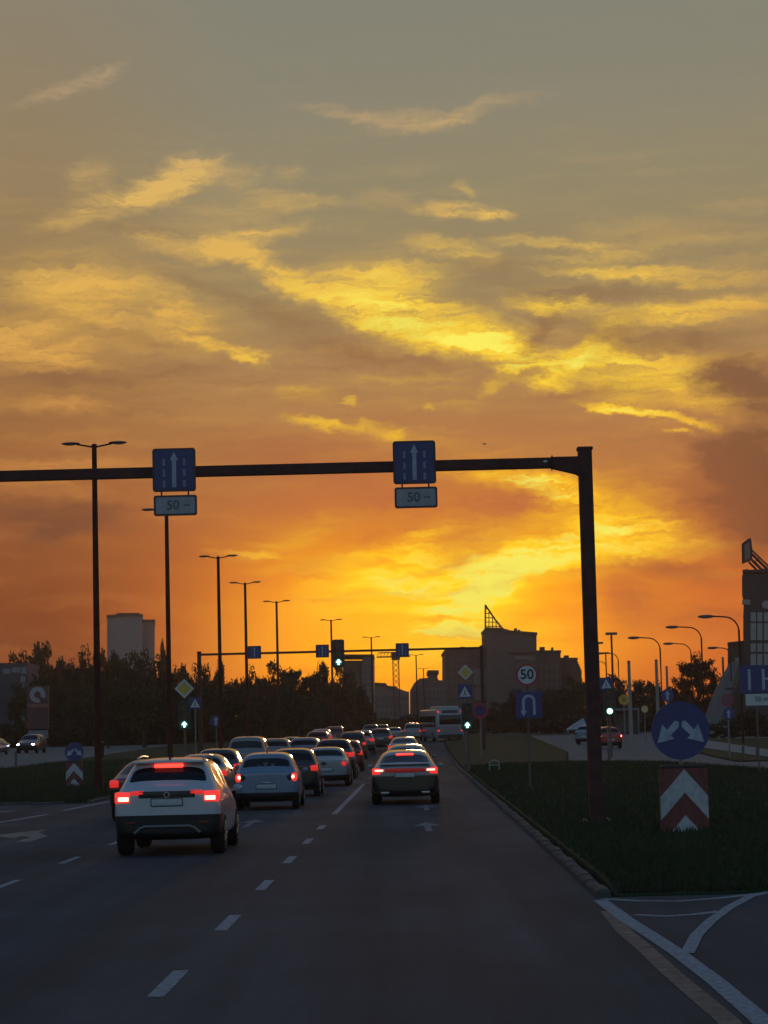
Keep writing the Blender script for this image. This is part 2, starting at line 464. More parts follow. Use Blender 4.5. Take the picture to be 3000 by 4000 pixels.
ASPHALT = road_mat()
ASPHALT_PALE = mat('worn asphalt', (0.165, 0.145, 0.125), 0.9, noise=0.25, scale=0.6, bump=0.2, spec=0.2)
GRASS = mat('grass turf', (0.030, 0.040, 0.016), 0.95, noise=0.5, scale=1.3, bump=0.6, spec=0.1)
BLADE = mat('grass blade', (0.030, 0.044, 0.016), 0.8, noise=0.5, scale=0.5, spec=0.12, col2=(0.045, 0.036, 0.018))
EARTH = mat('bare earth', (0.05, 0.045, 0.035), 0.95, noise=0.4, scale=0.2, spec=0.1)
PAINT = mat('road paint', (0.33, 0.325, 0.33), 0.85, noise=0.4, scale=16, spec=0.15, col2=(0.13, 0.13, 0.135))
PAINT_RED = mat('worn red paint', (0.22, 0.145, 0.11), 0.85, noise=0.5, scale=5, spec=0.2)
KERB = mat('kerb concrete', (0.085, 0.078, 0.070), 0.9, noise=0.45, scale=3, bump=0.3, spec=0.2)
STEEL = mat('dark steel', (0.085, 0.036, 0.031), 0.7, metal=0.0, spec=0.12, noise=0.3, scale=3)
GALV = mat('galvanised steel', (0.20, 0.19, 0.19), 0.55, metal=0.3, noise=0.25, scale=5)
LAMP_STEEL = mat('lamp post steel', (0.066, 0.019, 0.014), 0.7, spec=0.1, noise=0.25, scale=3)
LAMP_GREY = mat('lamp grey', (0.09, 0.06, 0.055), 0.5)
BLACK = mat('black plastic', (0.012, 0.012, 0.013), 0.45)
BLACK_MATT = mat('black rubber', (0.012, 0.012, 0.012), 0.85, spec=0.2)
SIGN_BLUE = mat('sign blue', (0.022, 0.028, 0.135), 0.45, noise=0.2, scale=6)
SIGN_WHITE = mat('sign white', (0.50, 0.48, 0.47), 0.5, noise=0.15, scale=6)
SIGN_WHITE_DULL = mat('plate grey white', (0.30, 0.29, 0.30), 0.6, noise=0.2, scale=5)
ARROW_GREY = mat('arrow faded white', (0.34, 0.35, 0.42), 0.6, noise=0.25, scale=8)
SIGN_RED = mat('sign red', (0.36, 0.025, 0.025), 0.5, noise=0.25, scale=6)
SIGN_HALO = mat('sign edge halo', (0.05, 0.02, 0.018), 0.5)  # dark red-brown edge colour standing in for the sharpening halo round the signs
SIGN_YELLOW = mat('sign yellow', (0.55, 0.33, 0.04), 0.5, noise=0.15, scale=6)
SIGN_BLACK = mat('sign lettering', (0.02, 0.02, 0.022), 0.6)
CHEV_RED = mat('chevron red', (0.155, 0.030, 0.025), 0.6, noise=0.4, scale=9)
CHEV_WHITE = mat('chevron white', (0.42, 0.40, 0.40), 0.6, noise=0.3, scale=9)
GREEN_ON = mat('green lamp lit', (0.2, 0.6, 0.5), 0.4, emit=(0.62, 1.0, 0.90), power=5.0)
GREEN_GLOW = mat('green lens', (0.01, 0.10, 0.06), 0.3, emit=(0.02, 0.42, 0.28), power=0.30)
LENS_OFF = mat('unlit lens', (0.015, 0.012, 0.012), 0.25)

# ================================================================== ground
def ystations(y0, y1):
    ys = [y0, y1] + [y for y in range(-20, 80, 20) if y0 < y < y1] + [y for y in range(80, 120, 2) if y0 < y < y1] + [y for y in range(100, 260, 6) if y0 < y < y1] + [y for y in range(260, 900, 40) if y0 < y < y1]
    return sorted(set(float(y) for y in ys))

def strip(xl, xr, y0, y1, dz):
    """ground ribbon between two edge functions, following the slope"""
    v, f = [], []
    for Y in ystations(y0, y1):
        v += [(xl(Y), Y, gz(Y) + dz), (xr(Y), Y, gz(Y) + dz)]
    for i in range(len(v) // 2 - 1):
        a = 2 * i
        f.append((a, a + 1, a + 3, a + 2))
    return v, f

def add_strips(name, parts, m, kind='structure', parent=None):
    V, Fc = [], []
    for v, f in parts:
        o = len(V)
        V += v; Fc += [tuple(i + o for i in q) for q in f]
    me = bpy.data.meshes.new(name)
    me.from_pydata(V, [], Fc)
    ob = link(name, me, m, parent)
    if kind: ob['kind'] = kind
    return ob

ROAD_L, ROAD_R = -10.1, 2.19
JUNC_L, JUNC_R = 71.0, 28.0        # distance at which the left and right islands begin
kl = lambda Y: ROAD_L + bend(Y)
kr = lambda Y: ROAD_R + bend(Y) - 0.004 * Y

# one sheet of ground to the horizon
GX = [-3000, -400, -120, -60, 0, 60, 120, 400, 3000]
GY = [-60, 0, 60] + list(range(100, 260, 10)) + [260, 400, 800, 2000, 6000]
me = bpy.data.meshes.new('ground')
me.from_pydata([(x, y, gz(y) - 0.03) for y in GY for x in GX], [],
               [(j * len(GX) + i, j * len(GX) + i + 1, (j + 1) * len(GX) + i + 1, (j + 1) * len(GX) + i) for j in range(len(GY) - 1) for i in range(len(GX) - 1)])
tag(link('ground', me, EARTH), kind='structure')

c60 = lambda v: (lambda Y: v)
road = add_strips('road', [strip(c60(-60), c60(60), -20, JUNC_R, 0), strip(c60(-60), kr, JUNC_R, JUNC_L, 0), strip(kl, kr, JUNC_L, 620, 0)], ASPHALT)
# oncoming carriageway beyond the left island, side road beyond the right one
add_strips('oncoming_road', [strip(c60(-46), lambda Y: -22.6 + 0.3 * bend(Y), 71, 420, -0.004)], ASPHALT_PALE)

def raised(name, outline_l, outline_r, y0, y1, h, m, kind='structure'):
    """grass island with a kerb height and slightly domed top"""
    v, f = [], []
    ys = ystations(y0, y1)
    prof = [(0.0, 0.0), (0.0, 1.0), (0.06, 1.15), (0.25, 1.6), (0.5, 1.8), (0.75, 1.6), (0.94, 1.15), (1.0, 1.0), (1.0, 0.0)]
    ys = sorted(set(ys + [y0 + .3, y0 + .7, y0 + 1.4, y0 + 2.4]))
    for Y in ys:
        l, r = outline_l(Y), outline_r(Y)
        k = 0.12 + 0.88 * math.sin(min((Y - y0) / 2.4, 1) * math.pi / 2)      # the nose slopes down to the road
        for t, z in prof:
            v.append((l + (r - l) * t, Y, gz(Y) - 0.01 + h * z * k))
    n = len(prof)
    for i in range(len(ys) - 1):
        for k in range(n - 1):
            f.append((i * n + k, i * n + k + 1, (i + 1) * n + k + 1, (i + 1) * n + k))
    f.append(tuple(range(n))); f.append(tuple(range((len(ys) - 1) * n, len(ys) * n))[::-1])
    me = bpy.data.meshes.new(name); me.from_pydata(v, [], f)
    bm = bmesh.new(); bm.from_mesh(me); bmesh.ops.recalc_face_normals(bm, faces=bm.faces); bm.to_mesh(me); bm.free()
    return tag(link(name, me, m), kind=kind)

isl_r = lambda Y: kr(Y) + 0.22
def isl_r_out(Y):
    return float(np.interp(Y, [28, 80, 90, 110, 117, 148, 213, 260], [24, 17, 14.8, 13.2, 8.9, 11.3, 13.4, 15.5]))
raised('grass_island', isl_r, isl_r_out, JUNC_R + 0.2, 260, 0.12, GRASS)
isl_l = lambda Y: kl(Y) - 0.22
def isl_l_out(Y):
    return -46.0 if Y < 128 else (-46 + 23.2 * min((Y - 128) / 6, 1) + 0.3 * bend(Y))
raised('grass_median', isl_l_out, isl_l, JUNC_L + 0.2, 420, 0.12, GRASS)

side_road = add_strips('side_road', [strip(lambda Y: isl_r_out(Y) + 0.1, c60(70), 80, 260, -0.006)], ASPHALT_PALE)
# verge and footpath strip to the right of the side road
add_strips('verge', [strip(lambda Y: 17.8 + (Y - 130) * 0.06, c60(70), 112, 186, 0.05)], GRASS)
add_strips('footpath', [strip(lambda Y: 19.6 + (Y - 121) * 0.03, lambda Y: 22.9 + (Y - 140) * 0.045, 108, 184, 0.062)], mat('footpath slabs', (0.20, 0.18, 0.16), 0.9, noise=0.3, scale=1.5))

# kerbs, stone by stone
def kerb(name, edge, side, y0, y1, front=None):
    ends = bpy.data.objects.new(name, None); COL.objects.link(ends); ends['kind'] = 'structure'
    base = [MB().box(-0.085, 0.085, 0.0, 0.985, -0.05, 0.085 + d, 0.03, 1).mesh('kerb_stone') for d in (0, 0.012, -0.014)]
    Y = y0
    while Y < y1:
        x = edge(Y)
        ang = -math.atan2(edge(Y + 1) - x, 1)
        k = link('kerb_stone', base[int(Y) % 3], KERB, ends, (x + side * 0.085 + random.uniform(-.012, .012), Y, gz(Y)))
        k.rotation_euler = (random.uniform(-.01, .01), random.uniform(-.05, .05), ang)
        Y += 1.0
    if front:
        x0, x1, yy = front
        x = x0
        while x < x1:
            k = link('kerb_stone', base[int(abs(x)) % 3], KERB, ends, (x, yy + random.uniform(-.01, .01), gz(yy)))
            k.rotation_euler = (0, 0, -math.pi / 2)
            x += 1.0
kerb('kerb', kr, 1, JUNC_R, 150)
kerb('median_kerb', kl, -1, JUNC_L, 130, (-30.0, ROAD_L - 0.2, JUNC_L + 0.1))

# painted markings
def flat(name, pts, m=PAINT, parent=None, dz=0.004):
    me = bpy.data.meshes.new(name)
    me.from_pydata([(x, y, gz(y) + dz) for x, y in pts], [], [tuple(range(len(pts)))])
    return link(name, me, m, parent or road)

def stroke(pts, w):
    """ribbon outline along a ground path"""
    l, r = [], []
    for i, (x, y) in enumerate(pts):
        a = Vector(pts[max(i - 1, 0)]); b = Vector(pts[min(i + 1, len(pts) - 1)])
        d = (b - a).normalized(); n = Vector((-d.y, d.x)) * w / 2
        l.append((x + n.x, y + n.y)); r.append((x - n.x, y - n.y))
    me_pts = l + r
    k = len(l)
    return me_pts, [(i, i + 1, k + i + 1, k + i) for i in range(k - 1)]

def line(name, pts, w, m=PAINT, dz=0.004):
    v, f = stroke(pts, w)
    me = bpy.data.meshes.new(name)
    me.from_pydata([(x, y, gz(y) + dz) for x, y in v], [], f)
    return link(name, me, m, road)

g2 = lambda px, py: tuple(ground_at(px, py)[:2])
def dash_row(X, y0, period, length, n, w=0.12):
    Y = y0
    for _ in range(n):
        x = X + bend(Y)
        line('lane_dash', [(x, Y), (X + bend(Y + length), Y + length)], w)
        Y += period
X12, X23, X3L = -2.17, -5.95, -9.5
dash_row(X12, 18.65, 6.0, 2.0, 6, 0.14)
line('lane_line', [(X12 + bend(Y), Y) for Y in range(57, 92, 5)], 0.14)
dash_row(X12, 96, 6.0, 2.0, 12)
dash_row(X23, 20.1, 6.0, 2.0, 10, 0.12)
dash_row(X23, 78, 6.0, 2.0, 14)
line('edge_line', [g2(250, 3166), g2(340, 3148), g2(430, 3131)], 0.20)
line('lane_dash', [g2(-10, 3214), g2(90, 3198), g2(185, 3182)], 0.20)
line('stop_line', [g2(-30, 3174), g2(50, 3168)], 0.35)
# lane arrows, mostly hidden by the traffic or seen at a very flat angle
PAINT_WORN = mat('worn road paint', (0.20, 0.195, 0.20), 0.85, noise=0.7, scale=4, spec=0.2, col2=(0.06, 0.06, 0.065))
def arrow_ahead(X, Y, s=1.0, m=PAINT_WORN):
    pts = [(X - .07, Y), (X + .07, Y), (X + .07, Y + 2.6 * s), (X + .30, Y + 2.6 * s), (X, Y + 4.4 * s), (X - .30, Y + 2.6 * s), (X - .07, Y + 2.6 * s)]
    flat('lane_arrow', pts, m)
arrow_ahead(0.75, 46.5, 1.0); arrow_ahead(0.9, 58, 0.9)
arrow_ahead(-3.2, 50.5); arrow_ahead(-2.9, 72)
flat('lane_arrow', [(-7.5, 46.2), (-7.2, 46.2), (-7.2, 48.6), (-7.7, 50.6), (-7.7, 52.0), (-8.6, 49.4), (-7.8, 48.0), (-7.8, 49.0), (-7.5, 48.2)], mat('yellowed road paint', (0.20, 0.18, 0.14), 0.85, noise=0.6, scale=4))

# the marked triangle and its dirty edge in the mouth of the right turn
tri = [g2(2345, 3518), g2(2450, 3595), g2(2570, 3672), g2(2660, 3732), g2(2800, 3838), g2(2960, 3975), g2(3080, 4090)]
line('edge_line', tri, 0.17, dz=0.006)
line('edge_line', [g2(3040, 3478), g2(2930, 3503), g2(2850, 3545), g2(2775, 3600), g2(2720, 3655), g2(2685, 3725)], 0.13, dz=0.0065)
line('hatch_line', [g2(2350, 3512), g2(2500, 3520), g2(2650, 3521), g2(2800, 3510), g2(3040, 3483)], 0.16)
line('hatch_line', [g2(2480, 3574), g2(2600, 3580), g2(2720, 3572), g2(2815, 3560)], 0.16)
line('edge_stain', [g2(2375, 3560), g2(2440, 3640), g2(2530, 3715), g2(2620, 3800), g2(2720, 3885), g2(2840, 3985), g2(2900, 4060)], 0.17, PAINT_RED)

# grass blades over the nearer turf
def blades(name, n, xf, y0, y1, h0, h1):
    Y = y0 + (y1 - y0) * rng.random(n) ** 1.3
    lim = np.array([xf(y) for y in Y])
    X = lim[:, 0] + (lim[:, 1] - lim[:, 0]) * rng.random(n)
    t = (X - lim[:, 2]) / (lim[:, 3] - lim[:, 2])
    base = np.array([gz(y) for y in Y]) + 0.12 * np.interp(t, [0, .06, .25, .5, .75, .94, 1], [1, 1.15, 1.6, 1.8, 1.6, 1.15, 1]) * (0.12 + 0.88 * np.sin(np.minimum((Y - y0 + .1) / 2.4, 1) * np.pi / 2)) - 0.015
    a = rng.random(n) * 6.283; h = h0 + (h1 - h0) * rng.random(n) ** 2; w = 0.012 + 0.012 * rng.random(n)
    lean = (rng.random((n, 2)) - .5) * h[:, None] * 0.9
    P = np.zeros((n, 3, 3))
    P[:, 0] = np.stack([X - np.cos(a) * w, Y - np.sin(a) * w, base], 1)
    P[:, 1] = np.stack([X + np.cos(a) * w, Y + np.sin(a) * w, base], 1)
    P[:, 2] = np.stack([X + lean[:, 0], Y + lean[:, 1], base + h], 1)
    me = bpy.data.meshes.new(name)
    me.from_pydata(P.reshape(-1, 3).tolist(), [], np.arange(3 * n).reshape(-1, 3).tolist())
    return tag(link(name, me, BLADE), kind='stuff')
blades('grass', 90000, lambda Y: (isl_r(Y) + 0.05, min(isl_r_out(Y), isl_r(Y) + 1.5 + 0.17 * Y), isl_r(Y), isl_r_out(Y)), JUNC_R + 0.3, 112, 0.05, 0.16)
blades('median_grass', 50000, lambda Y: (max(isl_l_out(Y), -0.19 * Y - 3), isl_l(Y) - 0.03, isl_l_out(Y), isl_l(Y)), JUNC_L + 0.3, 150, 0.06, 0.22)

# ================================================================== cars
GLASS = mat('tinted car glass', (0.010, 0.010, 0.011), 0.08, spec=0.3)
def see_through():
    m = bpy.data.materials.new('clear car glass'); m.use_nodes = True
    nt = m.node_tree; nt.nodes.clear()
    t = nt.nodes.new('ShaderNodeBsdfTransparent'); t.inputs[0].default_value = (0.55, 0.57, 0.6, 1)
    g = nt.nodes.new('ShaderNodeBsdfGlossy'); g.inputs[0].default_value = (1, 1, 1, 1); g.inputs[1].default_value = 0.05
    f = nt.nodes.new('ShaderNodeFresnel'); f.inputs[0].default_value = 1.5
    x = nt.nodes.new('ShaderNodeMixShader'); o = nt.nodes.new('ShaderNodeOutputMaterial')
    nt.links.new(f.outputs[0], x.inputs[0]); nt.links.new(t.outputs[0], x.inputs[1]); nt.links.new(g.outputs[0], x.inputs[2]); nt.links.new(x.outputs[0], o.inputs[0])
    return m
GLASS_CLEAR = see_through()
TYRE = mat('tyre rubber', (0.012, 0.012, 0.013), 0.85, spec=0.2, bump=0.3, scale=40)
RIM = mat('wheel rim', (0.22, 0.22, 0.23), 0.35, metal=0.8)
CLAD = mat('black bumper plastic', (0.013, 0.013, 0.014), 0.55, spec=0.3)
CHROME = mat('bright trim', (0.35, 0.35, 0.36), 0.3, metal=0.9)
PLATE = mat('number plate', (0.42, 0.42, 0.43), 0.5, noise=0.2, scale=20)
LAMP_RED = mat('tail lamp unlit', (0.20, 0.010, 0.010), 0.25, coat=0.6)
LAMP_RED_DIM = mat('tail lamp glowing', (0.25, 0.01, 0.01), 0.25, emit=(1.0, 0.035, 0.03), power=0.60)
LAMP_BAR = mat('light bar glowing', (0.2, 0.01, 0.01), 0.25, emit=(1.0, 0.03, 0.03), power=0.10)
LAMP_RED_ON = mat('tail lamp lit', (0.5, 0.02, 0.02), 0.25, emit=(1.0, 0.045, 0.035), power=0.85)
LAMP_RED_HOT = mat('brake lamp lit', (0.6, 0.1, 0.08), 0.25, emit=(1.0, 0.30, 0.20), power=5.0)
LAMP_BRAKE = mat('third brake lamp lit', (0.5, 0.02, 0.02), 0.25, emit=(1.0, 0.055, 0.035), power=2.2)
HEAD_ON = mat('headlamp lit', (0.8, 0.8, 0.8), 0.2, emit=(1.0, 0.93, 1.0), power=16.0)
HEAD_OFF = mat('headlamp unlit', (0.5, 0.5, 0.55), 0.1, coat=0.5)
PAINTS = {}
def paint(name, col, rough=0.32, coat=0.8):
    if name not in PAINTS:
        PAINTS[name] = mat('car paint ' + name, col, rough, coat=coat)
    return PAINTS[name]
WHITE = paint('white', (0.45, 0.43, 0.45)); BLUE = paint('pale blue', (0.15, 0.205, 0.28)); SILVER = paint('silver', (0.25, 0.25, 0.25), 0.3)
BLACKP = paint('black', (0.014, 0.013, 0.014)); DARK = paint('dark grey', (0.035, 0.035, 0.04)); REDP = paint('red', (0.16, 0.012, 0.012))
GREYP = paint('grey', (0.14, 0.14, 0.15)); NAVY = paint('dark blue', (0.02, 0.03, 0.06)); LIGHTG = paint('light grey', (0.17, 0.17, 0.175)); BEIGE = paint('beige', (0.19, 0.16, 0.13))

# stations along the car, rear to front: y, z_bottom, w_low, z_belt, w_belt, z_top, w_top
SHAPES = {
 'suv': dict(st=[(0.00, .40, .76, .98, .84, 1.06, .72), (0.05, .34, .88, 1.03, .885, 1.16, .74), (0.13, .32, .91, 1.07, .89, 1.20, .745),
                 (0.50, .28, .915, 1.09, .89, 1.585, .625), (0.56, .26, .915, 1.09, .89, 1.635, .63), (1.45, .25, .915, 1.07, .89, 1.66, .645), (2.30, .25, .915, 1.04, .89, 1.63, .64),
                 (3.05, .25, .915, 1.00, .87, 1.09, .76), (3.85, .26, .90, .92, .83, .99, .70), (4.12, .30, .84, .78, .77, .85, .66), (4.22, .38, .74, .66, .68, .72, .58)],
             rw=(2, 3), roof=(4, 6), ws=6, wheel=(.345, .245, .80, 3.40), clad=.70),
 'hatch': dict(st=[(0.00, .40, .66, .86, .74, .96, .66), (0.05, .30, .80, .93, .80, 1.02, .70), (0.12, .27, .825, .97, .815, 1.06, .70),
                   (0.36, .22, .83, .99, .815, 1.43, .60), (0.44, .21, .83, .99, .815, 1.475, .60), (1.20, .20, .83, .97, .81, 1.51, .60), (1.95, .20, .83, .95, .80, 1.48, .59),
                   (2.72, .20, .82, .92, .78, .99, .68), (3.25, .22, .80, .84, .73, .90, .60), (3.46, .27, .72, .68, .66, .74, .56), (3.54, .36, .62, .56, .58, .62, .50)],
               rw=(2, 3), roof=(4, 6), ws=6, wheel=(.295, .19, .58, 2.98), clad=.46),
 'fastback': dict(st=[(0.00, .38, .74, .92, .84, 1.00, .76), (0.05, .30, .87, .97, .88, 1.04, .79), (0.16, .26, .905, .99, .885, 1.08, .75),
                      (0.85, .20, .91, 1.00, .88, 1.40, .61), (1.05, .20, .91, 1.00, .88, 1.43, .60), (1.80, .19, .91, .98, .88, 1.465, .61), (2.55, .19, .91, .96, .88, 1.43, .60),
                      (3.40, .19, .90, .93, .86, .99, .74), (4.20, .21, .88, .84, .81, .90, .68), (4.52, .27, .80, .68, .73, .75, .62), (4.64, .36, .68, .56, .62, .62, .54)],
                  rw=(2, 3), roof=(4, 6), ws=6, wheel=(.335, .23, .92, 3.78), clad=.78),
 'sedan': dict(st=[(0.00, .36, .72, .88, .80, .95, .74), (0.05, .28, .84, .93, .84, .99, .76), (0.50, .22, .865, .96, .85, 1.02, .74),
                   (0.56, .21, .865, .96, .85, 1.035, .72), (1.02, .20, .87, .96, .845, 1.38, .58), (1.75, .19, .87, .95, .845, 1.43, .585), (2.45, .19, .87, .94, .84, 1.39, .58),
                   (3.20, .19, .86, .91, .82, .97, .70), (3.95, .21, .84, .83, .78, .89, .64), (4.25, .27, .76, .67, .70, .74, .58), (4.35, .36, .64, .55, .60, .61, .52)],
               rw=(3, 4), roof=(4, 6), ws=6, wheel=(.31, .20, .88, 3.50), clad=.42),
 'van': dict(st=[(0.00, .38, .76, 1.00, .84, 1.10, .76), (0.04, .30, .88, 1.06, .88, 1.16, .78), (0.08, .28, .90, 1.08, .885, 1.20, .78),
                 (0.22, .26, .905, 1.10, .885, 1.74, .70), (0.30, .25, .905, 1.10, .885, 1.80, .70), (1.60, .24, .905, 1.08, .885, 1.84, .70), (2.70, .24, .905, 1.06, .88, 1.78, .69),
                 (3.45, .24, .90, 1.02, .86, 1.12, .74), (3.95, .26, .88, .94, .82, 1.02, .70), (4.20, .30, .80, .78, .76, .86, .66), (4.30, .40, .70, .66, .66, .72, .58)],
             rw=(2, 3), roof=(4, 6), ws=6, wheel=(.33, .21, .78, 3.45), clad=.50),
}

def shell(kind, level):
    """body skin lofted through the stations, then split into paint, bumpers and panes"""
    sh = SHAPES[kind]; st = sh['st']
    bm = bmesh.new(); rings = []
    for (y, zb, wl, zk, wk, zt, wt) in st:
        half = [(wl * .55, zb - .01), (wl * .93, zb + .01), (wl, zb + .14), (max(wl, wk) * 1.0 + .005, (zb + zk) / 2 + .06), (wk, zk), (wt + (wk - wt) * .10, zt - min(.09, (zt - zk) * .35)), (wt * .78, zt), (wt * .36, zt + .012)]
        ring = [bm.verts.new((x, y, z)) for x, z in half] + [bm.verts.new((-x, y, z)) for x, z in reversed(half)]
        rings.append(ring)
    n = len(rings[0]); h = n // 2
    reg = {1: [], 2: []}
    for i in range(len(rings) - 1):
        for k in range(n):
            f = bm.faces.new((rings[i][k], rings[i][(k + 1) % n], rings[i + 1][(k + 1) % n], rings[i + 1][k]))
            top = h - 3 <= k <= h + 1
            win = k in (h - 4, h + 2)
            if i == sh['rw'][0] and top: reg[1].append(f)
            elif i == sh['ws'] and top: reg[2].append(f)
            elif win and (sh['roof'][0] <= i < sh['roof'][1] or i == sh['ws']): reg[len(reg) + 10] = [f]
    for ring, rev in ((rings[0], False), (rings[-1], True)):
        f = bm.faces.new(ring[::-1] if rev else ring)
        r = bmesh.ops.inset_individual(bm, faces=[f], thickness=.10)
    bmesh.ops.recalc_face_normals(bm, faces=bm.faces)
    for k, fs in reg.items():
        for g in [fs]:
            bmesh.ops.inset_region(bm, faces=g, thickness=.045 if k < 3 else .032, depth=-.012, use_even_offset=True)
            for f in g:
                f.material_index = k
    me = bpy.data.meshes.new('shell'); bm.to_mesh(me); bm.free()
    for k in range(24):
        me.materials.append(None)
    o = bpy.data.objects.new('shell', me); COL.objects.link(o)
    sm = o.modifiers.new('s', 'SUBSURF'); sm.levels = sm.render_levels = level
    dg = bpy.context.evaluated_depsgraph_get()
    out = bpy.data.meshes.new_from_object(o.evaluated_get(dg))
    bpy.data.objects.remove(o)
    L_ = st[-1][0]
    # clean cut lines between painted and black plastic parts
    bm = bmesh.new(); bm.from_mesh(out)
    for co_, no in (((0, 0, sh['clad']), (0, 0, 1)), ((0, 0, .33), (0, 0, 1)), ((0, .5, 0), (0, 1, 0)), ((0, L_ - .55, 0), (0, 1, 0))):
        bmesh.ops.bisect_plane(bm, geom=bm.verts[:] + bm.edges[:] + bm.faces[:], plane_co=co_, plane_no=no, dist=1e-5)
    bm.to_mesh(out); bm.free()
    parts = {}
    co = [v.co.copy() for v in out.vertices]
    for p in out.polygons:
        k = p.material_index
        if k == 0:
            c = p.center
            if c.y < .5 and c.z < sh['clad']: k = 5
            elif c.y > L_ - .55 and c.z < sh['clad']: k = 4
            elif c.z < .33: k = 3
        parts.setdefault(k, []).append(list(p.vertices))
    res = {}
    for k, fs in parts.items():
        ids = {}
        for q in fs:
            for v in q:
                ids.setdefault(v, len(ids))
        m = bpy.data.meshes.new('body')
        m.from_pydata([co[v] for v in ids], [], [[ids[v] for v in q] for q in fs])
        for p in m.polygons: p.use_smooth = True
        res[k] = m
    return res

def rear_y(kind, x, z):
    """rough position of the rear skin at a given height, for mounting lamps"""
    st = SHAPES[kind]['st']
    z0 = st[1][5]
    return 0.0 if z <= z0 else np.interp(z, [s[5] for s in st[1:5]], [s[0] for s in st[1:5]])

WHEELS = {}
def wheel_meshes(r, w):
    key = (r, w)
    if key not in WHEELS:
        t = MB().wheel(-w / 2, w / 2, 0, 0, r).mesh('tyre', True)
        b = MB()
        for sx in (-1, 1):
            x = sx * (w / 2 - .015)
            for k in range(5):
                a = 2 * math.pi * k / 5
                q = Vector((x, math.cos(a), math.sin(a)))
                b.tube([(x, 0.04 * q.y, 0.04 * q.z), (x, r * .6 * q.y, r * .6 * q.z)], .03, 6)
            ring = [(x, r * .62 * math.cos(2 * math.pi * k / 24), r * .62 * math.sin(2 * math.pi * k / 24)) for k in range(25)]
            b.tube(ring, .02, 6, False)
        WHEELS[key] = (t, b.mesh('rim', True))
    return WHEELS[key]

SHELLS, PART_ME = {}, {}
def pm(key, fn):
    if key not in PART_ME:
        PART_ME[key] = fn()
    return PART_ME[key]

def place(name, me, m, parent, loc=None):
    """part with a shared mesh and a material of its own"""
    if not me.materials:
        me.materials.append(m)
    o = bpy.data.objects.new(name, me); COL.objects.link(o); o.parent = parent
    o.material_slots[0].link = 'OBJECT'; o.material_slots[0].material = m
    if loc is not None: o.location = loc
    return o

def rbox(key, x0, x1, y0, y1, z0, z1, bev=.012):
    return pm(key, lambda: MB().box(x0, x1, y0, y1, z0, z1, bev, 2).mesh('lamp', True))

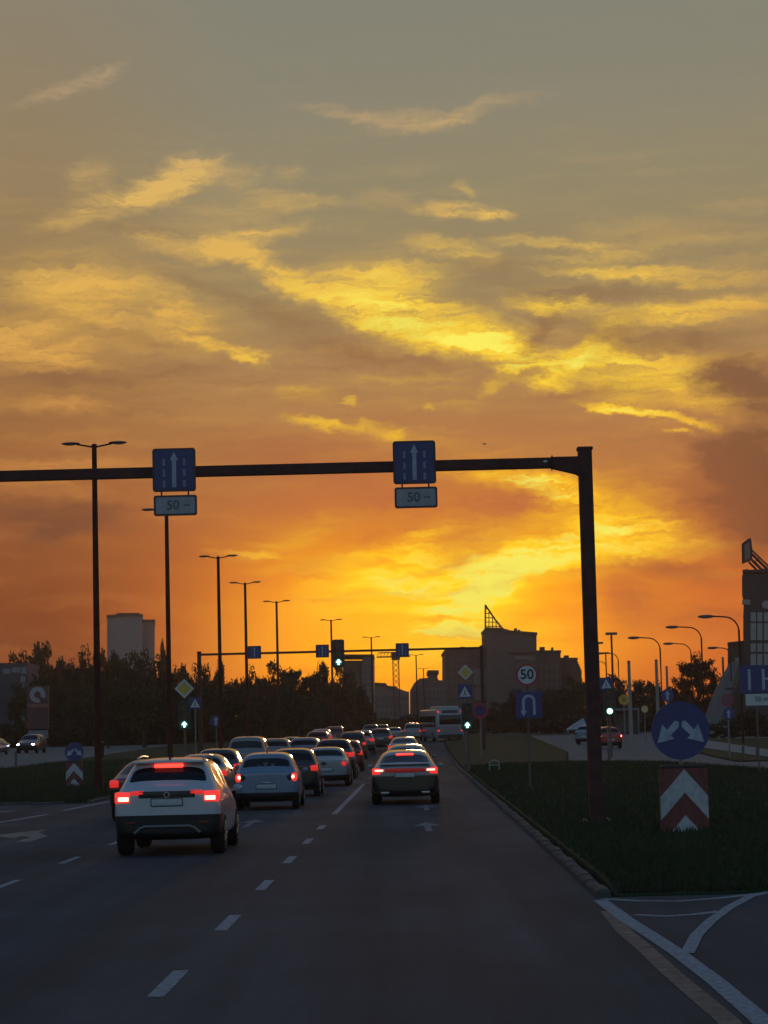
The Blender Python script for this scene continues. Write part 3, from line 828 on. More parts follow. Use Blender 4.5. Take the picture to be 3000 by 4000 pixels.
def make_car(kind, pnt, label, group, loc, rz=0.0, name='car', tail='dim', brake=None, heads=False, level=2, lamp=None, plate=True, scale=1.0, clad=None, glass=None, cat='car', extras=()):
    if (kind, level) not in SHELLS:
        SHELLS[(kind, level)] = shell(kind, level)
    S_ = SHELLS[(kind, level)]; sh = SHAPES[kind]; st = sh['st']
    L_ = st[-1][0]
    t = thing(name, label, cat, loc, rz, group)
    t.scale = (scale,) * 3
    place('body', S_[0], pnt, t)
    place('bumper', S_[5], clad or CLAD, t)
    place('rear_window', S_[1], glass or GLASS, t)
    place('windscreen', S_[2], GLASS, t)
    place('bumper', S_[4], clad or CLAD, t); place('sill', S_[3], CLAD, t)
    for q in S_:
        if q > 9: place('side_window', S_[q], GLASS, t)
    r, w, ya, yb = sh['wheel']
    tm, rm = wheel_meshes(r, w)
    hw = max(s[2] for s in st)
    for y in (ya, yb):
        for sx in (-1, 1):
            wh = place('wheel', tm, TYRE, t, (sx * (hw - w / 2 + .012), y, r))
            place('rim', rm, RIM, wh)
    # tail lamps
    zl = st[1][5]
    if lamp is None:
        lamp = {'suv': 'bar', 'hatch': 'round', 'fastback': 'slim', 'sedan': 'block', 'van': 'tall'}[kind]
    cx = st[1][4]
    mt = {'off': LAMP_RED, 'dim': LAMP_RED_DIM, 'on': LAMP_RED_ON, 'hot': LAMP_RED_HOT}[tail]
    for sx in (-1, 1):
        X = lambda a, b: (min(sx * a, sx * b), max(sx * a, sx * b))
        def lb(k, a, b, y0, y1, z0, z1, m_, nm='tail_light', bev=.028):
            x0, x1 = X(a, b)
            return place(nm, rbox((kind, k, sx), x0, x1, y0, y1, z0, z1, bev), m_, t)
        if lamp == 'bar':
            l = lb('o', cx - .26, cx + .006, -.015, .26, zl - .25, zl - .06, LAMP_RED_ON if tail in ('hot',) else mt)
            x0, x1 = X(cx - .235, cx - .055)
            if tail == 'hot':
                place('bulb_strip', rbox((kind, 'c', sx), x0, x1, -.024, -.005, zl - .215, zl - .145, .008), LAMP_RED_HOT, l)
            lb('i', cx - .50, cx - .262, -.012, .06, zl - .125, zl - .045, LAMP_RED_DIM if tail != 'off' else LAMP_RED)
        elif lamp == 'round':
            l = place('tail_light', pm((kind, 'rl', sx), lambda: MB().ball((sx * (cx - .075), .045, zl - .17), (.095, .085, .12), 16, 12).mesh('lamp', True)), LAMP_RED_ON if tail == 'hot' else mt, t)
            if tail == 'hot':
                place('bulb', pm((kind, 'rb', sx), lambda: MB().ball((sx * (cx - .085), -.015, zl - .16), (.05, .03, .06), 12, 8).mesh('bulb', True)), LAMP_RED_HOT, l)
            place('lamp_housing', pm((kind, 'rh', sx), lambda: MB().ball((sx * (cx - .17), .03, zl - .17), (.105, .06, .09), 14, 10).mesh('lamp', True)), BLACK, t)
        elif lamp == 'slim':
            l = lb('o', cx - .33, cx - .02, -.016, .22, zl - .17, zl - .045, LAMP_RED_ON if tail == 'hot' else mt, bev=.03)
            if tail == 'hot':
                x0, x1 = X(cx - .29, cx - .07)
                place('bulb_strip', rbox((kind, 'c', sx), x0, x1, -.024, -.006, zl - .13, zl - .085, .008), LAMP_RED_HOT, l)
        elif lamp == 'block':
            lb('o', cx - .22, cx + .004, -.014, .20, zl - .22, zl - .04, mt)
        elif lamp == 'tall':
            lb('o', cx - .11, cx + .004, -.012, .16, zl - .25, zl + .22, mt)
        elif lamp == 'disc':
            place('tail_light', pm((kind, 'dl', sx), lambda: MB().ball((sx * (cx - .15), .02, zl - .16), (.10, .05, .10), 16, 12).mesh('lamp', True)), mt, t)
    if lamp == 'slim':
        place('light_bar', rbox((kind, 'lbar'), -(cx - .335), cx - .335, -.008, .04, zl - .165, zl - .05, .012), LAMP_BAR if tail == 'hot' else LAMP_RED, t)
    if brake:
        zt = st[sh['rw'][1]][5]; yt = st[sh['rw'][1]][0]
        place('brake_light', rbox((kind, 'brk', brake), -brake, brake, yt - .16, yt + .02, zt - .09, zt - .025, .014), LAMP_BRAKE, t)
        if kind in ('suv', 'hatch', 'van'):
            place('spoiler', pm((kind, 'spo'), lambda: MB().box(-st[3][6] - .02, st[3][6] + .02, yt - .15, yt + .16, zt - .012, zt + .03, .014).mesh('spoiler', True)), pnt, t)
    if plate:
        zp = {'suv': .915, 'hatch': .62, 'fastback': .80, 'sedan': .62, 'van': .80}[kind]
        p = place('number_plate', rbox((kind, 'pl'), -.26, .26, -.022, .01, zp - .055, zp + .055, .004), PLATE, t)
        place('plate_frame', rbox((kind, 'pf'), -.275, .275, -.014, .02, zp - .07, zp + .07, .006), BLACK, p)
    # mirrors
    ym = st[sh['ws']][0] + .45; zm = st[sh['ws'] + 1][3] + .07
    for sx in (-1, 1):
        place('mirror', pm((kind, 'mir', sx), lambda: MB().ball((sx * (hw + .075), ym, zm), (.085, .055, .065), 12, 8).box(min(sx * (hw - .04), sx * (hw + .05)), max(sx * (hw - .04), sx * (hw + .05)), ym - .02, ym + .02, zm - .05, zm - .02).mesh('mirror', True)), pnt, t)
    # headlamps and grille
    zf = st[-3][3] - .10
    for sx in (-1, 1):
        wf = st[-2][4]
        place('headlight', pm((kind, 'hd', sx), lambda: MB().ball((sx * (wf - .13), L_ - .13, zf - .06), (.15, .12, .075), 14, 10).mesh('headlight', True)), HEAD_ON if heads else HEAD_OFF, t)
    place('grille', rbox((kind, 'gr'), -.42, .42, L_ - .10, L_ + .012, zf - .22, zf - .08, .02), BLACK, t)
    for e in extras:
        e(t, kind)
    return t

# extra pieces that single cars show
def ex_suv(t, kind):
    for sx in (-1, 1):
        MB().tube([(sx * .56, .72, 1.60), (sx * .575, .80, 1.665), (sx * .59, 1.5, 1.69), (sx * .585, 2.25, 1.67), (sx * .57, 2.35, 1.60)], .018, 8).build('roof_rail', CHROME, t, smooth=True)
    MB().tube([(0, .62, 1.64), (0, .50, 1.735)], [.022, .008], 8).build('antenna', BLACK, t)
    MB().box(-.48, .48, -.010, .03, .99, 1.105, .01).build('garnish_panel', BLACK, t, smooth=True)
    MB().disc(0, 1.045, .05, -.022, -.006, 24, .038).build('badge', CHROME, t)
    # skid trim: a flat arch in grey over the diffuser
    MB().tube([(-.56, -.02, .40), (-.46, -.035, .485), (-.38, -.04, .515), (.38, -.04, .515), (.46, -.035, .485), (.56, -.02, .40)], .020, 8).build('skid_trim', mat('skid trim', (0.16, 0.16, 0.16), .5), t, smooth=True)
    for sx in (-1, 1):
        MB().box(sx * .62 - .08, sx * .62 + .08, -.018, .02, .56, .59, .006).build('reflector', LAMP_RED, t)
    MB().tube([(.02, .30, 1.255), (-.30, .215, 1.235)], .012, 6).build('rear_wiper', BLACK, t)
    MB().ball((0, .40, .45), (.10, .25, .10)).build('exhaust_box', BLACK_MATT, t, smooth=True)

def ex_hatch(t, kind):
    MB().box(-.62, .62, .42, .60, .86, 1.36, .02).build('seat_back', mat('dark upholstery', (0.02, 0.02, 0.022), .9), t)
    MB().box(-.64, .64, .16, .42, .985, 1.005).build('parcel_shelf', mat('dark upholstery', (0.02, 0.02, 0.022), .9), t)
    MB().tube([(-.72, .36, 1.20), (.72, .36, 1.20)], .004, 4).build('heater_wire', BLACK, t)
    MB().box(-.10, .10, -.012, .02, .70, .74, .008).build('boot_handle', CHROME, t, smooth=True)
    MB().tube([(0, .60, 1.50), (0, .50, 1.58)], [.016, .006], 8).build('antenna', BLACK, t)

def ex_fast(t, kind):
    for sx in (-1, 1):
        MB().box(sx * .55 - .11, sx * .55 + .11, -.012, .06, .30, .36, .01).build('exhaust_tip', CHROME, t, smooth=True)
    MB().box(-.68, .68, .03, .14, 1.065, 1.09, .01).build('boot_spoiler', BLACK, t, smooth=True)

def ex_rails(t, kind):
    zt = SHAPES[kind]['st'][4][5]; b = MB()
    for sx in (-1, 1):
        b.tube([(sx * .55, .7, zt + .01), (sx * .56, .8, zt + .06), (sx * .56, 2.0, zt + .06), (sx * .55, 2.1, zt)], .016, 6)
    b.build('roof_rail', BLACK, t)

def gx(px, Y):
    """x of the road point under a column of the frame at distance Y"""
    p = at(px, 2840, Y); q = at(px + 20, 3000, Y)
    # follow the leaning vertical down to the ground
    for _ in range(8):
        x = p.x
        d = Vector((x, Y, gz(Y))) - Vector((0, 0, EYE))
        c = CAM_R.transposed() @ d
        u = 1500 + FOC * c.x / -c.z
        p.x += (px - u) * Y / FOC
    return p.x

Q = 'cars queuing away from the camera'
def queue(kind, pnt, px, Y, label, **k):
    k.setdefault('level', 2 if Y < 75 else 1)
    k.setdefault('rz', -math.atan(0.0135 + 1e-4 * max(Y - 90, 0)))
    return make_car(kind, pnt, label, Q, (gx(px, Y), Y, gz(Y)), **k)

queue('suv', WHITE, 655, 39.5, 'white crossover with lit brake bar and black lower bumper, nearest car', tail='hot', brake=.245, extras=[ex_suv], clad=CLAD)
queue('fastback', REDP, 575, 55, 'dark red car half hidden behind the left side of the white crossover', tail='dim', lamp='block')
queue('hatch', BLUE, 1042, 61, 'small pale blue hatchback with pale plush toys in its rear window', tail='hot', extras=[ex_hatch], glass=GLASS_CLEAR)
queue('fastback', SILVER, 1585, 62.5, 'silver topped fastback with black bumper and full-width red lights, alone in right lane', tail='hot', brake=.24, extras=[ex_fast], clad=BLACKP)
queue('sedan', LIGHTG, 776, 69, 'light grey car showing only its roof over the white crossover', tail='dim')
queue('hatch', BLACKP, 1142, 72, 'small black hatchback tucked behind the right side of the pale blue one', tail='dim', lamp='block')
queue('hatch', DARK, 846, 79, 'dark hatchback with bright orange pillar edge between crossover and pale blue hatchback', tail='dim', lamp='tall')
queue('sedan', SILVER, 1271, 84, 'silver saloon with round red tail lamp right of the small black hatchback', tail='dim', lamp='disc')
queue('fastback', GREYP, 1590, 82, 'grey car whose roof shows just over the silver topped fastback', tail='dim', brake=None)
queue('van', LIGHTG, 964, 103, 'pale van with wide dark rear window just above the pale blue hatchback', tail='dim', lamp='block')
queue('suv', BLACKP, 1302, 95.5, 'black car with red tail lamp just behind the silver saloon', tail='dim', extras=[])
queue('suv', BEIGE, 1072, 114, 'beige car right of the pale van, roof only in view', tail='dim')
queue('hatch', REDP, 1352, 111, 'dark red hatchback with large red lamp at its right corner', tail='dim', lamp='tall')
queue('suv', LIGHTG, 1188, 116, 'light grey car with dark rear window above the small black hatchback', tail='dim')
queue('van', BLACKP, 1378, 143, 'dark people carrier with red glow in its rear window', tail='dim', lamp='tall', scale=.94)
queue('fastback', GREYP, 1579, 128, 'grey estate with dark rear window beyond the two cars of the right lane', tail='dim', lamp='block')
queue('sedan', BEIGE, 1136, 150, 'faded reddish car high on the left, left of the light grey one', tail='dim')
queue('suv', LIGHTG, 1412, 158, 'light grey car behind the dark people carrier', tail='dim')
queue('suv', REDP, 1240, 161, 'dark red car with bright roof edge in the distant left lane', tail='dim')
queue('suv', DARK, 1487, 172, 'dark car with one red tail lamp in the distant middle lane', tail='dim', lamp='tall')
queue('suv', SILVER, 1253, 181, 'silver car roof just beyond the dark red distant one', tail='dim')
queue('van', REDP, 1306, 196, 'tall red backed van at the far left of the queue', tail='dim', lamp='tall', scale=.95)
queue('sedan', LIGHTG, 1540, 215, 'light grey saloon roof far ahead in the middle of the queue', tail='off')
queue('van', SILVER, 1612, 222, 'silver van with pinkish right edge far ahead beside the bus', tail='dim', lamp='tall', scale=.96)
queue('suv', DARK, 1448, 236, 'dark car with bright roof rim farthest up the queue on the left', tail='off')
queue('suv', BEIGE, 1492, 252, 'beige car with bright roof rim farthest up the queue on the right', tail='off')

# plush toys on the shelf behind the hatchback's rear window
hx, hy = gx(1042, 61), 61
PLUSH = mat('pale plush', (0.55, 0.53, 0.50), .95, bump=.4, scale=30)
for dx, sz, lab in ((-.02, 1.0, 'pale plush toy with round ears in the middle of the rear window'), (.17, .85, 'pale upright plush toy on the right in the rear window'), (-.19, .7, 'small pale plush toy on the left in the rear window')):
    b = MB()
    b.ball((0, 0, .075 * sz), (.055 * sz, .045 * sz, .075 * sz)).ball((0, -.01, .18 * sz), (.05 * sz, .045 * sz, .05 * sz))
    for s in (-1, 1):
        b.ball((s * .042 * sz, 0, .225 * sz), (.02 * sz, .012 * sz, .02 * sz), 8, 6).ball((s * .06 * sz, -.02, .10 * sz), (.02 * sz, .02 * sz, .045 * sz), 8, 6).ball((s * .035 * sz, -.05, .02 * sz), (.024 * sz, .045 * sz, .022 * sz), 8, 6)
    tag(b.build('plush_toy', PLUSH, None, (hx + dx, hy + .30, 1.006), True), lab, 'plush toy', 'plush toys behind the rear window')

# traffic on the other carriageways
ON = 'cars coming the other way on the left'
make_car('suv', DARK, 'dark oncoming car with two bright headlights on the far left road', ON, (gx(147, 205), 205 , gz(205) - .004), math.pi - .1, heads=True, tail='off', level=1)
make_car('sedan', NAVY, 'dark blue oncoming car cut by the left edge with one headlight in view', ON, (gx(2, 200), 200, gz(200) - .004), math.pi - .1, heads=True, tail='off', level=1)
make_car('hatch', DARK, 'tiny oncoming car with dim light under the left trees', ON, (gx(556, 330), 330, gz(330)), math.pi - .1, heads=True, tail='off', level=1)
SR = 'cars on the side road at right'
make_car('hatch', paint('bright red', (0.30, 0.012, 0.012)), 'small bright red car on the side road right of the gantry post', SR, (gx(2388, 158), 158, gz(158) - .006), .15, tail='hot', level=1)
make_car('hatch', paint('ice blue', (0.15, 0.18, 0.23)), 'ice blue hatchback on the side road half hidden by the gantry post', SR, (gx(2282, 178), 178, gz(178) - .006), -.5, tail='off', level=1)

# bus
def bus(loc, rz):
    t = thing('bus', 'white city bus with rounded roof and red rear lights, far ahead in right lane', 'bus', loc, rz)
    W_, H_, L_ = 1.26, 3.0, 11.5
    body = mat('bus paint', (0.20, 0.225, 0.26), .35, coat=.4)
    MB().box(-W_, W_, 0, L_, .34, H_, .16, 3).build('body', body, t, smooth=True)
    MB().box(-.95, .95, .8, 6.5, H_ - .02, H_ + .26, .10).build('roof_pod', mat('bus roof', (0.34, 0.31, 0.25), .4), t, smooth=True)
    MB().box(-1.02, 1.02, -.015, .06, 1.55, 2.45, .05).build('rear_window', GLASS, t, smooth=True)
    MB().box(-.72, .72, -.014, .04, 2.60, 2.86, .02).build('destination_panel', BLACK, t)
    for sx in (-1, 1):
        for z, m_ in ((1.02, LAMP_RED_ON), (1.24, LAMP_RED), (2.74, LAMP_RED_ON)):
            MB().box(sx * 1.08 - .09, sx * 1.08 + .09, -.02, .05, z - .08, z + .08, .02).build('tail_light', m_, t)
    MB().box(-1.1, 1.1, -.02, .06, .40, .66, .03).build('bumper', CLAD, t)
    MB().box(-.8, .8, -.014, .03, .78, 1.42, .02).build('engine_hatch', GREYP, t)
    for sx in (-1, 1):
        for k in range(6):
            x = sx * W_
            MB().box(x - .012, x + .012, .8 + k * 1.75, .8 + k * 1.75 + 1.6, 1.35, 2.4, .01).build('side_window', GLASS, t)
    tm, rm = wheel_meshes(.48, .28)
    for y in (2.6, 8.6):
        for sx in (-1, 1):
            w = place('wheel', tm, TYRE, t, (sx * (W_ - .10), y, .48)); place('rim', rm, RIM, w)
    return t
bus((gx(1752, 212) + .2, 212, gz(212)), math.radians(7))

# ================================================================== gantries, signs, lights, lamps
def rrect(w, h, r, cx=0, cz=0, n=5):
    pts = []
    for sx, sz, a0 in ((1, 1, 0), (-1, 1, 90), (-1, -1, 180), (1, -1, 270)):
        for k in range(n + 1):
            a = math.radians(a0 + 90 * k / n)
            pts.append((cx + sx * (w / 2 - r) + r * math.cos(a), cz + sz * (h / 2 - r) + r * math.sin(a)))
    return pts

def arrow_pts(cx, z0, z1, w, hw, hl):
    return [(cx - w / 2, z0), (cx + w / 2, z0), (cx + w / 2, z1 - hl), (cx + hw / 2, z1 - hl), (cx, z1), (cx - hw / 2, z1 - hl), (cx - w / 2, z1 - hl)]

def path_poly(pts, w):
    """outline of a stroke of width w along points in x, z"""
    l, r = [], []
    for i, p in enumerate(pts):
        a = Vector(pts[max(i - 1, 0)]); b = Vector(pts[min(i + 1, len(pts) - 1)])
        d = (b - a).normalized(); n = Vector((-d.y, d.x)) * w / 2
        l.append((p[0] + n.x, p[1] + n.y)); r.append((p[0] - n.x, p[1] - n.y))
    return l + r[::-1]

# ---- near gantry: one post and a long arm over the lanes
GY_ = 46.0
pb, pt_ = at(2333, 3235, GY_), at(2282, 1752, GY_)
PX = (pb.x + pt_.x) / 2
ztop = pt_.z
z_of = lambda px, py, Y: at(px, py, Y).z
zb_r, zb_l = z_of(2200, 1808, GY_), z_of(100, 1858, GY_)
g = thing('overhead_gantry', 'dark steel gantry reaching over the near lanes from a post on the right grass', 'gantry', (PX, GY_, 0.1))
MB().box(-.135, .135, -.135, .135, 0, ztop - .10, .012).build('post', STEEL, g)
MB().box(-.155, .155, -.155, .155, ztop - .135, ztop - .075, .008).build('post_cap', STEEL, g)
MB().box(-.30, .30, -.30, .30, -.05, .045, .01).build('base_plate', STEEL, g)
for sx in (-1, 1):
    for sy in (-1, 1):
        MB().tube([(sx * .23, sy * .23, .04), (sx * .23, sy * .23, .10)], .022, 6).build('anchor_bolt', GALV, g)
XL = at(-260, 1866, GY_).x - PX
zc = (zb_r + zb_l) / 2 - .10
MB().box(XL, -.62, -.10, .10, zc - .105, zc + .105, .01).build('beam', STEEL, g)
MB().poly([(-.66, zc + .112), (-.66, zc - .112), (-.60, zc - .13), (-.20, zc - .235), (-.133, zc - .27), (-.133, zc + .112)], -.112, .112).build('haunch', STEEL, g)
MB().box(-.675, -.655, -.14, .14, zc - .14, zc + .14, .004).build('flange', STEEL, g)
MB().ball((-.80, -.104, zc + .02), (.045, .02, .03), 10, 6).build('bird_mess', SIGN_WHITE, g, smooth=True)

def lane_sign(px0, px1, py0, py1, plate, Y, label, txt=True, group=None, name='lane_sign', yoff=-.13):
    """square blue lane sign hung on a gantry beam, with or without a plate below"""
    a, b = at(px0, py0, Y), at(px1, py1, Y)
    w = abs(b.x - a.x); h = abs(a.z - b.z)
    cx, cz = (a.x + b.x) / 2, (a.z + b.z) / 2
    t = thing(name, label, 'traffic sign', (cx, Y + yoff, cz), 0, group)
    MB().poly(rrect(w, h, .06), -.012, .018).build('rim', SIGN_HALO, t)  # added frame, drawn as the dark sharpening halo of the panel
    MB().poly(rrect(w - .09, h - .09, .035), -.016, -.010).build('panel', SIGN_BLUE, t)
    MB().poly(arrow_pts(0, -h * .40, h * .42, w * .095, w * .19, h * .20), -.021, -.015).build('arrow', ARROW_GREY, t)
    for s in (-1, 1):
        for k in range(3):
            z0 = -h * .40 + k * h * .25
            MB().box(s * w * .235 - w * .030, s * w * .235 + w * .030, -.021, -.015, z0, z0 + h * .16).build('lane_dash', mat('dash faded white', (0.20, 0.20, 0.28), .6, noise=.3, scale=9), t)
    for s in (-1, 1):
        MB().box(s * w * .28 - .02, s * w * .28 + .02, .018, .07, -h * .38, h * .38).build('bracket', STEEL, t)
    if plate:
        pz0, pz1 = at(px0, plate[0], Y).z - cz, at(px0, plate[1], Y).z - cz
        ph = pz0 - pz1; pc = (pz0 + pz1) / 2
        q = MB().poly(rrect(w, ph, .05, .015, pc), -.012, .018).build('lower_plate', SIGN_HALO, t)
        MB().poly(rrect(w - .08, ph - .08, .03, .015, pc), -.016, -.010).build('plate_face', SIGN_WHITE_DULL, q)
        if txt:
            PT = mat('faded print', (0.10, 0.095, 0.10), .7)
            link('digits', text_mesh('50', ph * .62, .002), PT, q, (-.04 * w, -.018, pc))
            MB().poly([(.20 * w, pc - .012), (.20 * w, pc + .012), (.31 * w, pc + .012), (.31 * w, pc + .035), (.35 * w, pc), (.31 * w, pc - .035), (.31 * w, pc - .012)], -.020, -.015).build('small_arrow', PT, q)
        for s in (-1, 1):
            MB().box(s * w * .31 - .016 + .01, s * w * .31 + .016 + .01, -.006, .012, pz0 - .04, -h / 2 + .04).build('hanger', STEEL, t)
    return t
lane_sign(597, 768, 1756, 1921, (1939, 2019), GY_, 'blue arrow sign with white plate below, left one on the near gantry')
lane_sign(1533, 1704, 1727, 1891, (1907, 1989), GY_, 'blue arrow sign with white plate below, right one on the near gantry')

# ---- far gantry
FY = 158.0
a, b = at(778, 2556, FY), at(1880, 2532, FY)
zc2 = (a.z + b.z) / 2
g2_ = thing('overhead_gantry', 'thin dark gantry spanning the far lanes before the brown building', 'gantry', (a.x, FY, gz(FY) + .1))
zl_ = zc2 - gz(FY) - .1
MB().box(-.13, .13, -.13, .13, 0, zl_ + .16, .01).build('post', STEEL, g2_)
MB().box(-.16, .16, -.16, .16, zl_ + .16, zl_ + .22, .01).build('post_cap', STEEL, g2_)
MB().box(b.x - a.x - .12, b.x - a.x + .12, -.12, .12, 0, zl_ + .16, .01).build('post', STEEL, g2_)
MB().box(.13, b.x - a.x - .12, -.075, .075, zl_ - .075, zl_ + .075, .008).build('beam', STEEL, g2_)
lane_sign(968, 1021, 2524, 2573, None, FY, 'small blue sign, leftmost on the far gantry')
lane_sign(1233, 1286, 2519, 2568, None, FY, 'small blue sign on the far gantry beside the green light')
t = lane_sign(1545, 1598, 2513, 2564, None, FY, 'small dark sign, rightmost on the far gantry')

# ---- traffic lights
def traffic_light(px, py_top, py_bot, Y, label, group='traffic lights', pole_to=None, arrow=True, three=True, wide=1.0, pole=True, power=None):
    a, b = at(px, py_top, Y), at(px, py_bot, Y)
    h = a.z - b.z; w = h * .36 * wide
    zg = gz(Y) + (.1 if pole else 0)
    t = thing('traffic_light', label, 'traffic light', (a.x, Y, zg), 0, group)
    zc_ = (a.z + b.z) / 2 - zg
    MB().poly(rrect(w * 1.22, h * 1.04, w * .18, 0, zc_), -.02, .0).build('backboard', mat('signal backboard', (0.05, 0.055, 0.06), .6), t)
    hs = MB().poly(rrect(w * .80, h * .95, w * .12, 0, zc_), -.16, -.02).build('housing', BLACK, t)
    n = 3
    r = h * .95 / n * .42
    for k in range(n):
        z = zc_ + h * .95 * (1 - k) / n
        on = k == n - 1
        l = MB().disc(0, z, r, -.178, -.158, 20).build('lens', GREEN_GLOW if on else LENS_OFF, t)
        v = MB()
        vis = [(r * 1.12 * math.cos(math.radians(q)), z + r * 1.12 * math.sin(math.radians(q))) for q in range(0, 181, 15)]
        for (x0, z0), (x1, z1) in zip(vis, vis[1:]):
            f = [v.bm.verts.new(p) for p in ((x0, -.16, z0), (x1, -.16, z1), (x1 * 1.02, -.33, z1), (x0 * 1.02, -.33, z0))]
            v.bm.faces.new(f)
        v.build('visor', BLACK, t)
        if on:
            if arrow:
                MB().poly([(x * r, z + q * r) for x, q in ((-.22, -.72), (.22, -.72), (.22, -.05), (.74, -.05), (0, .80), (-.74, -.05), (-.22, -.05))], -.188, -.176).build('lit_arrow', GREEN_ON, l)
            else:
                MB().disc(0, z, r * .72, -.186, -.176, 20).build('lit_disc', GREEN_ON, l)
    if pole:
        MB().tube([(0, .07, -.05), (0, .07, zc_ + h * .5)], .055, 10).build('pole', LAMP_GREY, t)
        MB().box(-.10, .10, -.02, .17, -.04, .9, .02).build('pole_foot', LAMP_GREY, t)
    else:
        MB().box(-.05, .05, -.02, .12, zc_ - .15, zc_ + .15).build('bracket', STEEL, t)
    return t
traffic_light(720, 2742, 2850, 95, 'green arrow traffic light under a yellow diamond, left of the queue')
traffic_light(1823, 2748, 2852, 100, 'green arrow traffic light on the right grass beside the bus')
traffic_light(2378, 2690, 2798, 128, 'round green traffic light just right of the gantry post', arrow=False)
traffic_light(1321, 2500, 2606, FY, 'green arrow traffic light hung on the far gantry beam', pole=False)

# ---- ordinary signs
def pole_sign(name, label, px, py, Y, build_faces, group=None, pole_top=None, pole_r=.03, base_px=None, cat='traffic sign', pole_mat=None):
    c = at(px, py, Y)
    zg = gz(Y) + .1
    t = thing(name, label, cat, (c.x, Y, zg), 0, group)
    build_faces(t, c.z - zg, FOC / Y)
    top = (c.z - zg) if pole_top is None else at(px, pole_top, Y).z - zg
    MB().tube([(0, .06, -.05), (0, .06, top)], pole_r, 8).build('pole', pole_mat or GALV, t)
    return t

def face_diamond(size):
    def f(t, z, ppm):
        s = size / ppm / 2
        p = lambda k: [(0, z + s * k), (s * k, z), (0, z - s * k), (-s * k, z)]
        MB().poly(p(1.0), -.012, .01).build('border', SIGN_WHITE, t)
        MB().poly(p(.72), -.017, -.010).build('panel', SIGN_YELLOW, t)
    return f

def face_crossing(size, dz=0.0):
    def f(t, z, ppm):
        s = size / ppm
        z += dz / ppm
        MB().poly(rrect(s, s, s * .06, 0, z), -.012, .01).build('panel', SIGN_BLUE, t)
        MB().poly([(-s * .40, z - s * .34), (s * .40, z - s * .34), (0, z + s * .38)], -.017, -.010).build('triangle', SIGN_WHITE, t)
        b = MB().disc(.0, z + s * .10, s * .045, -.021, -.015, 10)
        b.poly(path_poly([(0, z + s * .05), (-.01 * s, z - .10 * s)], s * .07), -.021, -.015)
        b.poly(path_poly([(0, z - .10 * s), (.10 * s, z - .26 * s)], s * .05), -.021, -.015)
        b.poly(path_poly([(-.01 * s, z - .10 * s), (-.10 * s, z - .27 * s)], s * .05), -.021, -.015)
        b.build('walking_figure', SIGN_BLACK, t)
    return f

def face_blue_arrow(size, angle=0.0):
    def f(t, z, ppm):
        r = size / ppm / 2
        MB().disc(0, z, r, -.012, .01).build('panel', SIGN_BLUE, t)
        o = MB().poly(arrow_pts(0, -r * .72, r * .75, r * .36, r * .86, r * .62), -.017, -.010).build('arrow', ARROW_GREY, t, (0, 0, z))
        o.rotation_euler = (0, angle, 0)
    return f

def face_disc(size, m1, m2=None, k=.7):
    def f(t, z, ppm):
        r = size / ppm / 2
        MB().disc(0, z, r, -.012, .01).build('border', m1, t)
        if m2: MB().disc(0, z, r * k, -.017, -.010).build('panel', m2, t)
    return f

pole_sign('priority_sign', 'yellow diamond sign with white border above the left green light', 720, 2690, 95.2, face_diamond(76), pole_top=2752)
pole_sign('crossing_sign', 'blue pedestrian crossing sign behind the left green light', 762, 2747, 112, face_crossing(46))
pole_sign('direction_sign', 'round blue sign with white arrow standing under the left trees', 844, 2816, 135, face_blue_arrow(46))
pole_sign('priority_sign', 'dull yellow diamond sign above the green light on the right grass', 1818, 2626, 100.2, face_diamond(60), pole_top=2752)
pole_sign('crossing_sign', 'blue pedestrian crossing sign right above the green light beside the bus', 1816, 2702, 100.15, face_crossing(56), pole_top=2725)
pole_sign('no_stopping_sign', 'dark red rimmed round sign behind the green light beside the bus', 1876, 2776, 130, face_disc(62, SIGN_RED, mat('dim sign blue', (0.05, 0.02, 0.10), .6), .72))
pole_sign('crossing_sign', 'blue pedestrian crossing sign just right of the gantry post', 2368, 2672, 128.2, face_crossing(50), pole_top=2690)
pole_sign('direction_sign', 'round blue sign with white arrow between two pale poles at right', 2607, 2716, 190, face_blue_arrow(50))
pole_sign('yellow_sign', 'round amber sign with a dark centre on a pale pole', 2437, 2733, 150, face_disc(40, SIGN_YELLOW, mat('amber dark', (0.35, 0.17, 0.02), .6), .5))
pole_sign('yellow_sign', 'tiny round yellow sign right of the larger amber one', 2518, 2770, 170, face_disc(27, mat('pale yellow', (0.55, 0.42, 0.16), .6)))
pole_sign('no_turn_sign', 'round dark red sign by the sloping white wall', 2842, 2735, 120, face_disc(48, SIGN_RED, mat('dim sign pink', (0.16, 0.06, 0.09), .6), .7), pole_top=2720)
pole_sign('direction_sign', 'small round blue sign with white arrow below the dark red one', 2846, 2788, 119.6, face_blue_arrow(46), pole_top=2770)

